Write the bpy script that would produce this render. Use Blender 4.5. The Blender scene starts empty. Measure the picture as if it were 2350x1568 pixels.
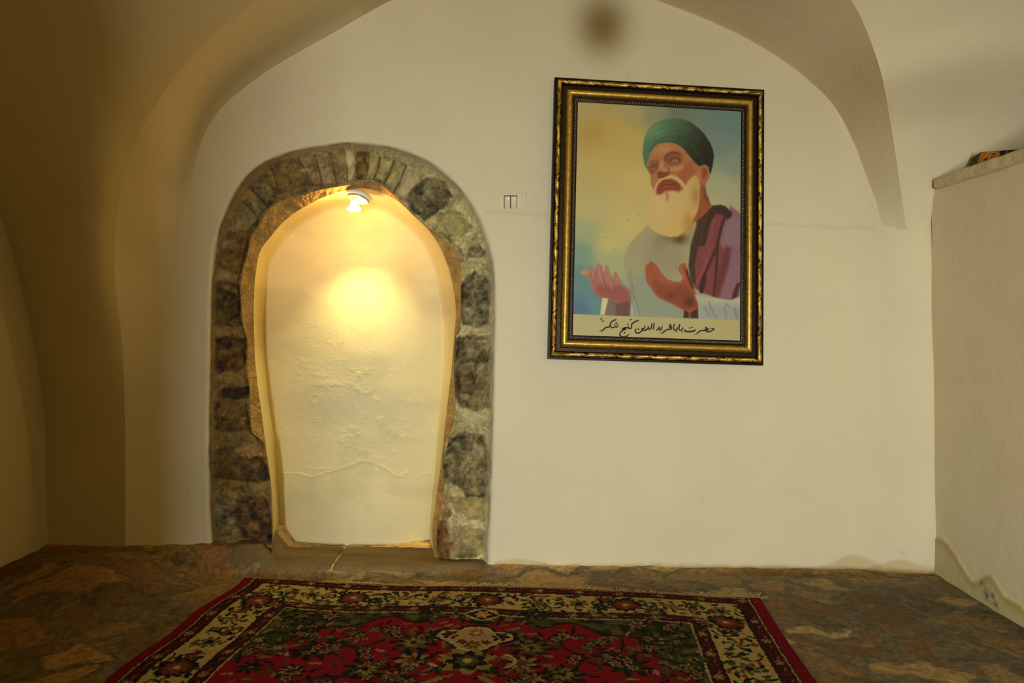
import bpy, math
import numpy as np
from mathutils import Vector

C = bpy.context.scene.collection
sc = bpy.context.scene
R = math.radians

# ------------------------------------------------------------------ camera, world, lights, exposure
CAMZ, PITCH, F = 1.19, R(1.426), 1567.0
cam_d = bpy.data.cameras.new('camera')
cam_d.sensor_width = 36.0
cam_d.lens = F / 2350.0 * 36.0
cam_d.clip_start = 0.05
cam = bpy.data.objects.new('camera', cam_d)
cam.location = (0, 0, CAMZ)
cam.rotation_euler = (R(90) - PITCH, 0, 0)
C.objects.link(cam)
sc.camera = cam

w = bpy.data.worlds.new('world')
sc.world = w
w.use_nodes = True
w.node_tree.nodes['Background'].inputs[0].default_value = (1.0, 0.70, 0.2, 1)
w.node_tree.nodes['Background'].inputs[1].default_value = 0.05

sc.view_settings.view_transform = 'Standard'
sc.view_settings.look = 'None'
sc.view_settings.gamma = 1.0
sc.view_settings.use_curve_mapping = False
sc.view_settings.exposure = 0.0


def area(name, loc, aim, sx, sy, power, col):
    d = bpy.data.lights.new(name, 'AREA')
    d.shape = 'RECTANGLE'
    d.size, d.size_y = sx, sy
    d.energy = power
    d.color = col
    o = bpy.data.objects.new(name, d)
    o.location = loc
    o.rotation_euler = (Vector(aim) - Vector(loc)).to_track_quat('-Z', 'Y').to_euler()
    C.objects.link(o)
    return o


# daylight through the open doorway behind the camera, on the left
area('doorway_daylight', (-0.37, -3.5, 0.92), (0.3, 3.4, 0.9), 0.34, 1.45, 280, (0.88, 0.955, 1.02))

# added warm fill light behind the camera, lifts the shaded left side
_d = bpy.data.lights.new('warm_fill', 'POINT')
_d.energy = 30
_d.color = (1.0, 0.76, 0.24)
_d.shadow_soft_size = 0.12
_o = bpy.data.objects.new('warm_fill', _d)
_o.location = (0.9, -0.7, 1.75)
C.objects.link(_o)

# ------------------------------------------------------------------ helpers
rng = np.random.RandomState(7)
_T = rng.rand(256, 256)


def vn(x, y, seed=0):
    x = np.asarray(x, float) + seed * 17.3
    y = np.asarray(y, float) + seed * 9.7
    xi, yi = np.floor(x).astype(int), np.floor(y).astype(int)
    fx, fy = x - xi, y - yi
    fx, fy = fx * fx * (3 - 2 * fx), fy * fy * (3 - 2 * fy)
    a, b = _T[xi % 256, yi % 256], _T[(xi + 1) % 256, yi % 256]
    c, d = _T[xi % 256, (yi + 1) % 256], _T[(xi + 1) % 256, (yi + 1) % 256]
    return (a * (1 - fx) + b * fx) * (1 - fy) + (c * (1 - fx) + d * fx) * fy


def fbm(x, y, seed=0, octv=4, g=0.5):
    s, a, t = 0, 1.0, 0
    for k in range(octv):
        s = s + a * vn(np.asarray(x) * 2 ** k, np.asarray(y) * 2 ** k, seed + k * 3)
        t += a
        a *= g
    return s / t          # 0..1


def sst(a, b, x):
    t = np.clip((np.asarray(x, float) - a) / (b - a), 0, 1)
    return t * t * (3 - 2 * t)


def lin(c):
    c = np.asarray(c, float) / 255.0
    return np.where(c <= 0.04045, c / 12.92, ((c + 0.055) / 1.055) ** 2.4)


def ray(px, py):
    cx = (np.asarray(px, float) - 1175) / F
    cy = (784 - np.asarray(py, float)) / F
    sp, cp = math.sin(PITCH), math.cos(PITCH)
    return cx, cp + cy * sp, -sp + cy * cp


def U(px, py, Y):
    dx, dy, dz = ray(px, py)
    k = np.asarray(Y, float) / dy
    return np.stack([dx * k, dy * k, CAMZ + dz * k], -1)


def Uz(px, py, z=0.0):
    dx, dy, dz = ray(px, py)
    k = (z - CAMZ) / dz
    return np.stack([dx * k, dy * k, CAMZ + dz * k], -1)


def proj(P):
    sp, cp = math.sin(PITCH), math.cos(PITCH)
    x, y, z = P[..., 0], P[..., 1], P[..., 2] - CAMZ
    f = y * cp - z * sp
    return 1175 + F * x / f, 784 - F * (y * sp + z * cp) / f


def wall_y(X, Z):
    """the old wall is neither plumb nor square: it leans back a little and runs slightly askew"""
    X = np.asarray(X, float)
    Z = np.asarray(Z, float)
    y = 3.40 + 0.05 * (np.maximum(X, -0.3) - 0.71) + 0.07 * (np.maximum(Z, 0.6) - 1.5)
    y = y - 0.17 * sst(1.66, 2.0, X)
    y = y + 0.022 * (fbm(X * 1.3 + 5, Z * 1.3 + 9, 2, 2) - 0.5)
    return y


def W(px, py, off=0.0):
    Y = np.full(np.broadcast(np.asarray(px), np.asarray(py)).shape, 3.38)
    for _ in range(5):
        P = U(px, py, Y)
        Y = wall_y(P[..., 0], P[..., 2]) + off
    return U(px, py, Y)


def smooth_path(pts, n, closed=False):
    """Catmull-Rom through pts (any dim), resampled to n points by arc length of the first two coords"""
    P = np.asarray(pts, float)
    ext = np.vstack([2 * P[0] - P[1], P, 2 * P[-1] - P[-2]])
    out = []
    for i in range(1, len(ext) - 2):
        t = np.linspace(0, 1, 24, endpoint=False)[:, None]
        p0, p1, p2, p3 = ext[i - 1], ext[i], ext[i + 1], ext[i + 2]
        out.append(0.5 * ((2 * p1) + (-p0 + p2) * t + (2 * p0 - 5 * p1 + 4 * p2 - p3) * t ** 2 + (-p0 + 3 * p1 - 3 * p2 + p3) * t ** 3))
    out.append(P[-1][None])
    Q = np.vstack(out)
    L = np.r_[0, np.cumsum(np.linalg.norm(np.diff(Q[:, :2], axis=0), axis=1))]
    s = np.linspace(0, L[-1], n)
    return np.stack([np.interp(s, L, Q[:, k]) for k in range(Q.shape[1])], -1)


def inside(poly, x, y):
    poly = np.asarray(poly, float)
    r = np.zeros(x.shape, bool)
    n = len(poly)
    for i in range(n):
        x0, y0 = poly[i]
        x1, y1 = poly[(i + 1) % n]
        if y0 == y1:
            continue
        c = ((y0 > y) != (y1 > y)) & (x < (x1 - x0) * (y - y0) / (y1 - y0) + x0)
        r ^= c
    return r


def seg_dist(pts, x, y, closed):
    pts = np.asarray(pts, float)
    n = len(pts)
    best = np.full(x.shape, 1e9)
    tt = np.zeros(x.shape)
    m = n if closed else n - 1
    for i in range(m):
        a, b = pts[i], pts[(i + 1) % n]
        d = b - a
        q = d @ d + 1e-12
        t = np.clip(((x - a[0]) * d[0] + (y - a[1]) * d[1]) / q, 0, 1)
        dd = np.hypot(x - a[0] - t * d[0], y - a[1] - t * d[1])
        k = dd < best
        best = np.where(k, dd, best)
        tt = np.where(k, (i + t) / m, tt)
    return best, tt


class Canvas:
    """a small painter: colours of a print, a rug or weathered stone, later read off per vertex"""
    def __init__(s, x0, y0, x1, y1, res, base=(0, 0, 0)):
        s.x0, s.y0, s.res = x0, y0, res
        s.w, s.h = int((x1 - x0) / res) + 1, int((y1 - y0) / res) + 1
        s.a = np.zeros((s.h, s.w, 3)) + np.asarray(base, float)
        s.ht = np.zeros((s.h, s.w))
        s.yy, s.xx = np.mgrid[0:s.h, 0:s.w]
        s.X = s.xx * res + x0
        s.Y = s.yy * res + y0

    def box(s, pts, pad):
        p = np.asarray(pts, float)
        i0 = max(0, int((p[:, 1].min() - pad - s.y0) / s.res))
        i1 = min(s.h, int((p[:, 1].max() + pad - s.y0) / s.res) + 2)
        j0 = max(0, int((p[:, 0].min() - pad - s.x0) / s.res))
        j1 = min(s.w, int((p[:, 0].max() + pad - s.x0) / s.res) + 2)
        return slice(i0, max(i0, i1)), slice(j0, max(j0, j1))

    def put(s, sl, m, col, ht=None):
        m = m[..., None]
        s.a[sl] = s.a[sl] * (1 - m) + np.asarray(col, float) * m
        if ht is not None:
            s.ht[sl] = s.ht[sl] * (1 - m[..., 0]) + ht * m[..., 0]

    def poly(s, pts, col, fe=1.0, al=1.0, wob=0.0, wf=0.1, ht=None, speck=0.0, seed=0, sf=0.35):
        sl = s.box(pts, fe * 2 + wob)
        x, y = s.X[sl], s.Y[sl]
        if x.size == 0:
            return
        if wob:
            xx = x + (fbm(x * wf, y * wf, seed + 1, 3) - 0.5) * 2 * wob
            yy = y + (fbm(x * wf, y * wf, seed + 5, 3) - 0.5) * 2 * wob
        else:
            xx, yy = x, y
        d, _ = seg_dist(pts, xx, yy, True)
        d = np.where(inside(pts, xx, yy), d, -d)
        m = sst(-fe, fe, d) * al
        c = np.zeros(x.shape + (3,)) + np.asarray(col, float)
        h = ht
        if speck:
            n = fbm(x * sf * 0.8 + y * sf * 0.25, y * sf * 0.75, seed + 3, 4, 0.62)
            n2 = fbm(x * sf * 0.25, y * sf * 0.25, seed + 8, 3, 0.6)
            c = c * (1 + speck * ((n - 0.5) * 1.7 + (n2 - 0.5) * 1.9))[..., None]
            if ht is not None:
                h = ht * sst(0, 9, d) + ht * ((n - 0.5) * 0.8 + (n2 - 0.5) * 1.0)
        s.put(sl, m, np.clip(c, 4, 250) if c.max() > 2 else c, h)

    def line(s, pts, col, wd, fe=0.6, al=1.0, taper=0.0, ht=None):
        sl = s.box(pts, wd + fe * 2)
        x, y = s.X[sl], s.Y[sl]
        if x.size == 0:
            return
        d, t = seg_dist(pts, x, y, False)
        ww = wd * 0.5 * (1 - taper + taper * np.sin(np.pi * np.clip(t, 0, 1)) ** 0.6)
        m = sst(-fe, fe, ww - d) * al
        s.put(sl, m, col, ht)

    def blob(s, x, y, rx, ry, col, al=1.0, p=2.0):
        sl = s.box([(x, y)], max(rx, ry) * 2.6)
        q = ((s.X[sl] - x) / rx) ** 2 + ((s.Y[sl] - y) / ry) ** 2
        s.put(sl, np.exp(-q ** (p / 2)) * al, col)

    def blur(s, n=1):
        for _ in range(n):
            a = np.pad(s.a, ((1, 1), (1, 1), (0, 0)), 'edge')
            s.a = (a[1:-1, 1:-1] * 2 + a[:-2, 1:-1] + a[2:, 1:-1] + a[1:-1, :-2] + a[1:-1, 2:]) / 6

    def sample(s, x, y, what='a'):
        A = s.a if what == 'a' else s.ht[..., None]
        u = np.clip((x - s.x0) / s.res, 0, s.w - 1.001)
        v = np.clip((y - s.y0) / s.res, 0, s.h - 1.001)
        i, j = v.astype(int), u.astype(int)
        fi, fj = (v - i)[..., None], (u - j)[..., None]
        r = (A[i, j] * (1 - fj) + A[i, j + 1] * fj) * (1 - fi) + (A[i + 1, j] * (1 - fj) + A[i + 1, j + 1] * fj) * fi
        return r if what == 'a' else r[..., 0]


# ------------------------------------------------------------------ mesh helpers
def mesh_obj(name, verts, faces, mat, parent=None, col=None, smooth=True):
    V = np.asarray(verts, float).reshape(-1, 3)
    me = bpy.data.meshes.new(name)
    Fa = np.asarray(faces, np.int32) if not isinstance(faces, list) else None
    if Fa is not None and Fa.ndim == 2:
        k = Fa.shape[1]
        me.vertices.add(len(V))
        me.vertices.foreach_set('co', V.ravel().astype(np.float32))
        me.loops.add(Fa.size)
        me.loops.foreach_set('vertex_index', Fa.ravel())
        me.polygons.add(len(Fa))
        me.polygons.foreach_set('loop_start', np.arange(0, Fa.size, k, dtype=np.int32))
        me.polygons.foreach_set('loop_total', np.full(len(Fa), k, np.int32))
        me.update(calc_edges=True)
    else:
        me.from_pydata([tuple(v) for v in V], [], [tuple(int(i) for i in f) for f in faces])
    me.polygons.foreach_set('use_smooth', np.full(len(me.polygons), smooth, bool))
    if col is not None:
        at = me.color_attributes.new('Col', 'FLOAT_COLOR', 'POINT')
        c = np.ones((len(V), 4), np.float32)
        c[:, :3] = np.asarray(col, float).reshape(-1, 3)
        at.data.foreach_set('color', c.ravel())
    me.materials.append(mat)
    me.update()
    o = bpy.data.objects.new(name, me)
    C.objects.link(o)
    if parent is not None:
        o.parent = parent
    return o


def grid_faces(n, m, base=0, flip=False, keep=None):
    i, j = np.mgrid[0:n - 1, 0:m - 1]
    a = i * m + j
    f = np.stack([a, a + 1, a + m + 1, a + m], -1).reshape(-1, 4) + base
    if keep is not None:
        f = f[keep.ravel()]
    return f[:, ::-1] if flip else f


def grid_obj(name, P, mat, parent=None, col=None, keep=None, flip=False, smooth=True):
    n, m = P.shape[:2]
    return mesh_obj(name, P, grid_faces(n, m, keep=keep, flip=flip), mat, parent, col, smooth)


class MB:
    def __init__(s):
        s.v, s.f, s.c = [], [], []
        s.n = 0

    def add(s, V, Fs, col=(1, 1, 1)):
        V = np.asarray(V, float).reshape(-1, 3)
        s.f += [tuple(int(i) + s.n for i in f) for f in Fs]
        s.v.append(V)
        cc = np.asarray(col, float)
        s.c.append(np.zeros((len(V), 3)) + cc.reshape(-1, 3))
        s.n += len(V)

    def grid(s, P, col=(1, 1, 1), flip=False):
        n, m = P.shape[:2]
        s.add(P, grid_faces(n, m, flip=flip), col)

    def box(s, lo, hi, col=(1, 1, 1)):
        x0, y0, z0 = lo
        x1, y1, z1 = hi
        V = [(x0, y0, z0), (x1, y0, z0), (x1, y1, z0), (x0, y1, z0), (x0, y0, z1), (x1, y0, z1), (x1, y1, z1), (x0, y1, z1)]
        s.add(V, [(3, 2, 1, 0), (4, 5, 6, 7), (0, 1, 5, 4), (1, 2, 6, 5), (2, 3, 7, 6), (3, 0, 4, 7)], col)

    def lathe(s, prof, n=32, col=(1, 1, 1), cap=True):
        a = np.linspace(0, 2 * np.pi, n, endpoint=False)
        V = np.array([[(r * math.cos(t), r * math.sin(t), z) for t in a] for r, z in prof])
        fs = []
        for i in range(len(prof) - 1):
            for j in range(n):
                k = (j + 1) % n
                fs.append((i * n + j, i * n + k, (i + 1) * n + k, (i + 1) * n + j))
        if cap:
            fs.append(tuple(range(n))[::-1])
            fs.append(tuple(range((len(prof) - 1) * n, len(prof) * n)))
        s.add(V, fs, col)

    def build(s, name, mat, parent=None, smooth=False, vcol=False):
        V = np.vstack(s.v)
        return mesh_obj(name, V, s.f, mat, parent, np.vstack(s.c) if vcol else None, smooth)


def bevel(o, wd, seg=2):
    b = o.modifiers.new('bevel', 'BEVEL')
    b.width = wd
    b.segments = seg
    b.limit_method = 'ANGLE'


def struct(o):
    o['kind'] = 'structure'
    return o


def tag(o, label, cat, group=None):
    o['label'] = label
    o['category'] = cat
    if group:
        o['group'] = group
    return o


def empty(name, loc, rot=(0, 0, 0)):
    o = bpy.data.objects.new(name, None)
    o.location = loc
    o.rotation_euler = rot
    o.empty_display_size = 0.1
    C.objects.link(o)
    return o


# ------------------------------------------------------------------ materials
def new_mat(name):
    m = bpy.data.materials.new(name)
    m.use_nodes = True
    nt = m.node_tree
    b = nt.nodes['Principled BSDF']
    return m, nt, b


def N(nt, t, **kw):
    n = nt.nodes.new(t)
    for k, v in kw.items():
        setattr(n, k, v)
    return n


def attr_mat(name, rough=0.9, metal=0.0, bump=(), spec=0.3, var=0.0, varscale=3.0, tint=None, coord='Object', sheen=0):
    """colour from the painted attribute, small procedural variation and bump on top"""
    m, nt, b = new_mat(name)
    L = nt.links.new
    tc = N(nt, 'ShaderNodeTexCoord')
    if tint is None:
        a = N(nt, 'ShaderNodeVertexColor', layer_name='Col')
        src = a.outputs['Color']
    else:
        rgb = N(nt, 'ShaderNodeRGB')
        rgb.outputs[0].default_value = (*tint, 1)
        src = rgb.outputs[0]
    if var:
        n = N(nt, 'ShaderNodeTexNoise')
        n.inputs['Scale'].default_value = varscale
        n.inputs['Detail'].default_value = 6
        n.inputs['Roughness'].default_value = 0.6
        L(tc.outputs[coord], n.inputs['Vector'])
        mr = N(nt, 'ShaderNodeMapRange')
        mr.inputs['From Min'].default_value = 0.3
        mr.inputs['From Max'].default_value = 0.7
        mr.inputs['To Min'].default_value = 1 - var
        mr.inputs['To Max'].default_value = 1 + var
        L(n.outputs['Fac'], mr.inputs['Value'])
        mx = N(nt, 'ShaderNodeVectorMath', operation='SCALE')
        L(src, mx.inputs[0])
        L(mr.outputs[0], mx.inputs['Scale'])
        src = mx.outputs[0]
    L(src, b.inputs['Base Color'])
    b.inputs['Roughness'].default_value = rough
    b.inputs['Metallic'].default_value = metal
    b.inputs['Specular IOR Level'].default_value = spec
    prev = None
    for sc_, st, dist in bump:
        n = N(nt, 'ShaderNodeTexNoise')
        n.inputs['Scale'].default_value = sc_
        n.inputs['Detail'].default_value = 5
        L(tc.outputs[coord], n.inputs['Vector'])
        bp = N(nt, 'ShaderNodeBump')
        bp.inputs['Strength'].default_value = st
        bp.inputs['Distance'].default_value = dist
        L(n.outputs['Fac'], bp.inputs['Height'])
        if prev:
            L(prev, bp.inputs['Normal'])
        prev = bp.outputs[0]
    if prev:
        L(prev, b.inputs['Normal'])
    return m


PLASTER = np.array([0.74, 0.64, 0.40])
NICHE_P = np.array([0.77, 0.655, 0.335])
m_wall = attr_mat('plaster_wall', 0.93, bump=((3.5, 0.35, 0.03), (40, 0.25, 0.004), (220, 0.25, 0.0012)), spec=0.15, var=0.035, varscale=2.2)
m_vault = attr_mat('plaster_vault', 0.93, bump=((2.5, 0.4, 0.04), (35, 0.2, 0.004)), spec=0.15, var=0.04, varscale=1.7, tint=(0.52, 0.42, 0.205))
m_niche = attr_mat('plaster_niche', 0.85, bump=((60, 0.3, 0.003), (260, 0.3, 0.001)), spec=0.2, var=0.03, varscale=4)
m_stone = attr_mat('rough_stone', 0.92, bump=((70, 0.8, 0.008), (260, 0.6, 0.003)), spec=0.2, var=0.12, varscale=45)
m_print = attr_mat('printed_paper', 0.42, spec=0.35, bump=())
m_ink = attr_mat('black_ink', 0.5, tint=(0.022, 0.012, 0.01), spec=0.3)
m_gilt = attr_mat('antique_gilt', 0.38, metal=0.75, spec=0.5, var=0.3, varscale=55, bump=((180, 0.35, 0.002),))
m_rug = attr_mat('wool_pile', 1.0, spec=0.05, var=0.16, varscale=160, bump=((300, 0.9, 0.004), (30, 0.3, 0.01)))
m_fringe = attr_mat('cotton_fringe', 0.95, tint=(0.44, 0.34, 0.17), spec=0.1)
m_plastic = attr_mat('cream_plastic', 0.4, tint=(0.70, 0.60, 0.35), spec=0.4, bump=((30, 0.05, 0.002),))
m_dark = attr_mat('dark_gap', 0.8, tint=(0.03, 0.025, 0.015))
m_white = attr_mat('white_enamel', 0.35, tint=(0.8, 0.76, 0.66), spec=0.5)
m_brass = attr_mat('lamp_metal', 0.3, metal=0.6, tint=(0.62, 0.48, 0.25), spec=0.5)
m_cloth = attr_mat('patterned_cloth', 0.8, bump=((60, 0.4, 0.003),))
m_ledge = attr_mat('ledge_plaster', 0.95, tint=(0.60, 0.49, 0.28), var=0.1, varscale=14, bump=((20, 0.6, 0.012), (90, 0.5, 0.004)))

m_glow, nt, b = new_mat('lit_bulb')
b.inputs['Base Color'].default_value = (1, 0.95, 0.8, 1)
b.inputs['Emission Color'].default_value = (1.0, 0.57, 0.17, 1)
b.inputs['Emission Strength'].default_value = 140
m_indic, nt, b = new_mat('indicator_lens')
b.inputs['Base Color'].default_value = (0.95, 0.95, 0.85, 1)
b.inputs['Emission Color'].default_value = (1, 1, 0.85, 1)
b.inputs['Emission Strength'].default_value = 0.7


def floor_mat():
    m, nt, b = new_mat('worn_flagstones')
    L = nt.links.new
    tc = N(nt, 'ShaderNodeTexCoord')
    n1 = N(nt, 'ShaderNodeTexNoise')
    n1.inputs['Scale'].default_value = 3.2
    n1.inputs['Detail'].default_value = 6
    L(tc.outputs['Object'], n1.inputs['Vector'])
    sub = N(nt, 'ShaderNodeVectorMath', operation='SUBTRACT')
    L(n1.outputs['Color'], sub.inputs[0])
    sub.inputs[1].default_value = (0.5, 0.5, 0.5)
    scl = N(nt, 'ShaderNodeVectorMath', operation='SCALE')
    scl.inputs['Scale'].default_value = 0.42
    L(sub.outputs[0], scl.inputs[0])
    add = N(nt, 'ShaderNodeVectorMath', operation='ADD')
    L(tc.outputs['Object'], add.inputs[0])
    L(scl.outputs[0], add.inputs[1])
    flat = N(nt, 'ShaderNodeVectorMath', operation='MULTIPLY')
    L(add.outputs[0], flat.inputs[0])
    flat.inputs[1].default_value = (0.8, 1.0, 0.0)
    vo = N(nt, 'ShaderNodeTexVoronoi', feature='F1')
    vo.inputs['Scale'].default_value = 5.0
    vo.inputs['Randomness'].default_value = 0.9
    L(flat.outputs[0], vo.inputs['Vector'])
    ed = N(nt, 'ShaderNodeTexVoronoi', feature='DISTANCE_TO_EDGE')
    ed.inputs['Scale'].default_value = 5.0
    ed.inputs['Randomness'].default_value = 0.9
    L(flat.outputs[0], ed.inputs['Vector'])
    sep = N(nt, 'ShaderNodeSeparateColor')
    L(vo.outputs['Color'], sep.inputs[0])
    cr = N(nt, 'ShaderNodeValToRGB')
    e = cr.color_ramp.elements
    e[0].position, e[0].color = 0.0, (0.105, 0.058, 0.020, 1)
    e[1].position, e[1].color = 1.0, (0.30, 0.215, 0.088, 1)
    for p, c in ((0.3, (0.150, 0.090, 0.034, 1)), (0.5, (0.20, 0.125, 0.048, 1)), (0.72, (0.155, 0.115, 0.062, 1)), (0.86, (0.25, 0.165, 0.066, 1))):
        x = e.new(p)
        x.color = c
    L(sep.outputs[0], cr.inputs[0])
    n2 = N(nt, 'ShaderNodeTexNoise')
    n2.inputs['Scale'].default_value = 14
    n2.inputs['Detail'].default_value = 8
    n2.inputs['Roughness'].default_value = 0.68
    L(add.outputs[0], n2.inputs['Vector'])
    # mortar / dirt matrix with ragged edges
    th = N(nt, 'ShaderNodeMath', operation='MULTIPLY_ADD')
    L(n2.outputs['Fac'], th.inputs[0])
    th.inputs[1].default_value = 0.34
    th.inputs[2].default_value = -0.075
    df = N(nt, 'ShaderNodeMath', operation='SUBTRACT')
    L(ed.outputs['Distance'], df.inputs[0])
    L(th.outputs[0], df.inputs[1])
    mr = N(nt, 'ShaderNodeMapRange', interpolation_type='SMOOTHSTEP')
    mr.inputs['From Min'].default_value = -0.03
    mr.inputs['From Max'].default_value = 0.045
    L(df.outputs[0], mr.inputs['Value'])
    mort = N(nt, 'ShaderNodeValToRGB')
    e = mort.color_ramp.elements
    e[0].position, e[0].color = 0.35, (0.062, 0.047, 0.024, 1)
    e[1].position, e[1].color = 0.68, (0.165, 0.135, 0.082, 1)
    L(n2.outputs['Fac'], mort.inputs[0])
    mix = N(nt, 'ShaderNodeMix', data_type='RGBA')
    L(mr.outputs[0], mix.inputs['Factor'])
    L(mort.outputs[0], mix.inputs[6])
    L(cr.outputs[0], mix.inputs[7])
    n3 = N(nt, 'ShaderNodeTexNoise')
    n3.inputs['Scale'].default_value = 38
    n3.inputs['Detail'].default_value = 7
    n3.inputs['Roughness'].default_value = 0.7
    L(tc.outputs['Object'], n3.inputs['Vector'])
    v = N(nt, 'ShaderNodeMapRange')
    v.inputs['From Min'].default_value = 0.3
    v.inputs['From Max'].default_value = 0.7
    v.inputs['To Min'].default_value = 0.45
    v.inputs['To Max'].default_value = 1.55
    L(n3.outputs['Fac'], v.inputs['Value'])
    mx = N(nt, 'ShaderNodeVectorMath', operation='SCALE')
    L(mix.outputs[2], mx.inputs[0])
    L(v.outputs[0], mx.inputs['Scale'])
    # painted dirt / plaster splash tint
    a = N(nt, 'ShaderNodeVertexColor', layer_name='Col')
    mul = N(nt, 'ShaderNodeVectorMath', operation='MULTIPLY')
    L(mx.outputs[0], mul.inputs[0])
    L(a.outputs['Color'], mul.inputs[1])
    L(mul.outputs[0], b.inputs['Base Color'])
    b.inputs['Roughness'].default_value = 0.72
    b.inputs['Specular IOR Level'].default_value = 0.3
    b1 = N(nt, 'ShaderNodeBump')
    b1.inputs['Strength'].default_value = 0.6
    b1.inputs['Distance'].default_value = 0.012
    L(mr.outputs[0], b1.inputs['Height'])
    b2 = N(nt, 'ShaderNodeBump')
    b2.inputs['Strength'].default_value = 0.7
    b2.inputs['Distance'].default_value = 0.01
    L(n2.outputs['Fac'], b2.inputs['Height'])
    L(b1.outputs[0], b2.inputs['Normal'])
    L(b2.outputs[0], b.inputs['Normal'])
    return m


m_floor = floor_mat()

# ------------------------------------------------------------------ outlines of the doorway (outer stone, inner stone, plaster rim, back panel)
O_ = [(488, 1330), (486, 1290), (485, 1240), (480, 1150), (478, 1000), (480, 900), (482, 780), (483, 700), (487, 620), (497, 550), (515, 490), (545, 430), (580, 390), (630, 360), (690, 342), (750, 332), (800, 327), (860, 331), (920, 343), (980, 368), (1030, 405), (1070, 450), (1100, 500), (1122, 560), (1134, 620), (1137, 700), (1135, 800), (1133, 900), (1131, 1000), (1128, 1100), (1124, 1200), (1120, 1290), (1119, 1330)]
I_ = [(625, 1330), (625, 1290), (626, 1255), (624, 1200), (621, 1150), (620, 1105), (612, 1050), (606, 1018), (592, 1004), (576, 985), (572, 915), (572, 890), (566, 850), (567, 780), (557, 745), (552, 700), (550, 660), (556, 620), (566, 585), (575, 545), (590, 520), (610, 485), (640, 462), (690, 448), (730, 436), (775, 428), (820, 421), (850, 416), (875, 425), (900, 445), (930, 475), (960, 505), (1000, 535), (1030, 560), (1052, 580), (1060, 615), (1058, 660), (1057, 745), (1045, 775), (1043, 870), (1046, 930), (1038, 985), (1024, 1010), (1018, 1060), (1020, 1120), (1012, 1170), (1003, 1230), (1006, 1290), (1006, 1330)]
E1_ = [(617, 1330), (619, 1290), (626, 1235), (626, 1180), (621, 1100), (611, 1030), (602, 960), (595, 910), (587, 840), (583, 760), (583, 680), (588, 620), (598, 575), (620, 545), (650, 510), (690, 480), (740, 454), (790, 438), (830, 432), (870, 440), (910, 460), (950, 495), (985, 530), (1010, 568), (1028, 612), (1040, 660), (1046, 715), (1042, 775), (1036, 850), (1028, 918), (1021, 980), (1013, 1058), (1006, 1110), (998, 1167), (992, 1216), (997, 1286), (998, 1330)]
E2_ = [(638, 1330), (640, 1290), (643, 1200), (636, 1100), (629, 1000), (616, 900), (607, 800), (606, 720), (616, 640), (642, 580), (685, 530), (745, 495), (812, 482), (865, 487), (912, 510), (955, 548), (985, 600), (1002, 660), (1012, 740), (1012, 830), (1006, 920), (1001, 1000), (995, 1090), (988, 1160), (984, 1216), (986, 1286), (987, 1330)]
NS = 1500
O = smooth_path(O_, NS)
I = smooth_path(I_, NS)
E1 = smooth_path(E1_, NS)
E2 = smooth_path(E2_, NS)


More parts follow.
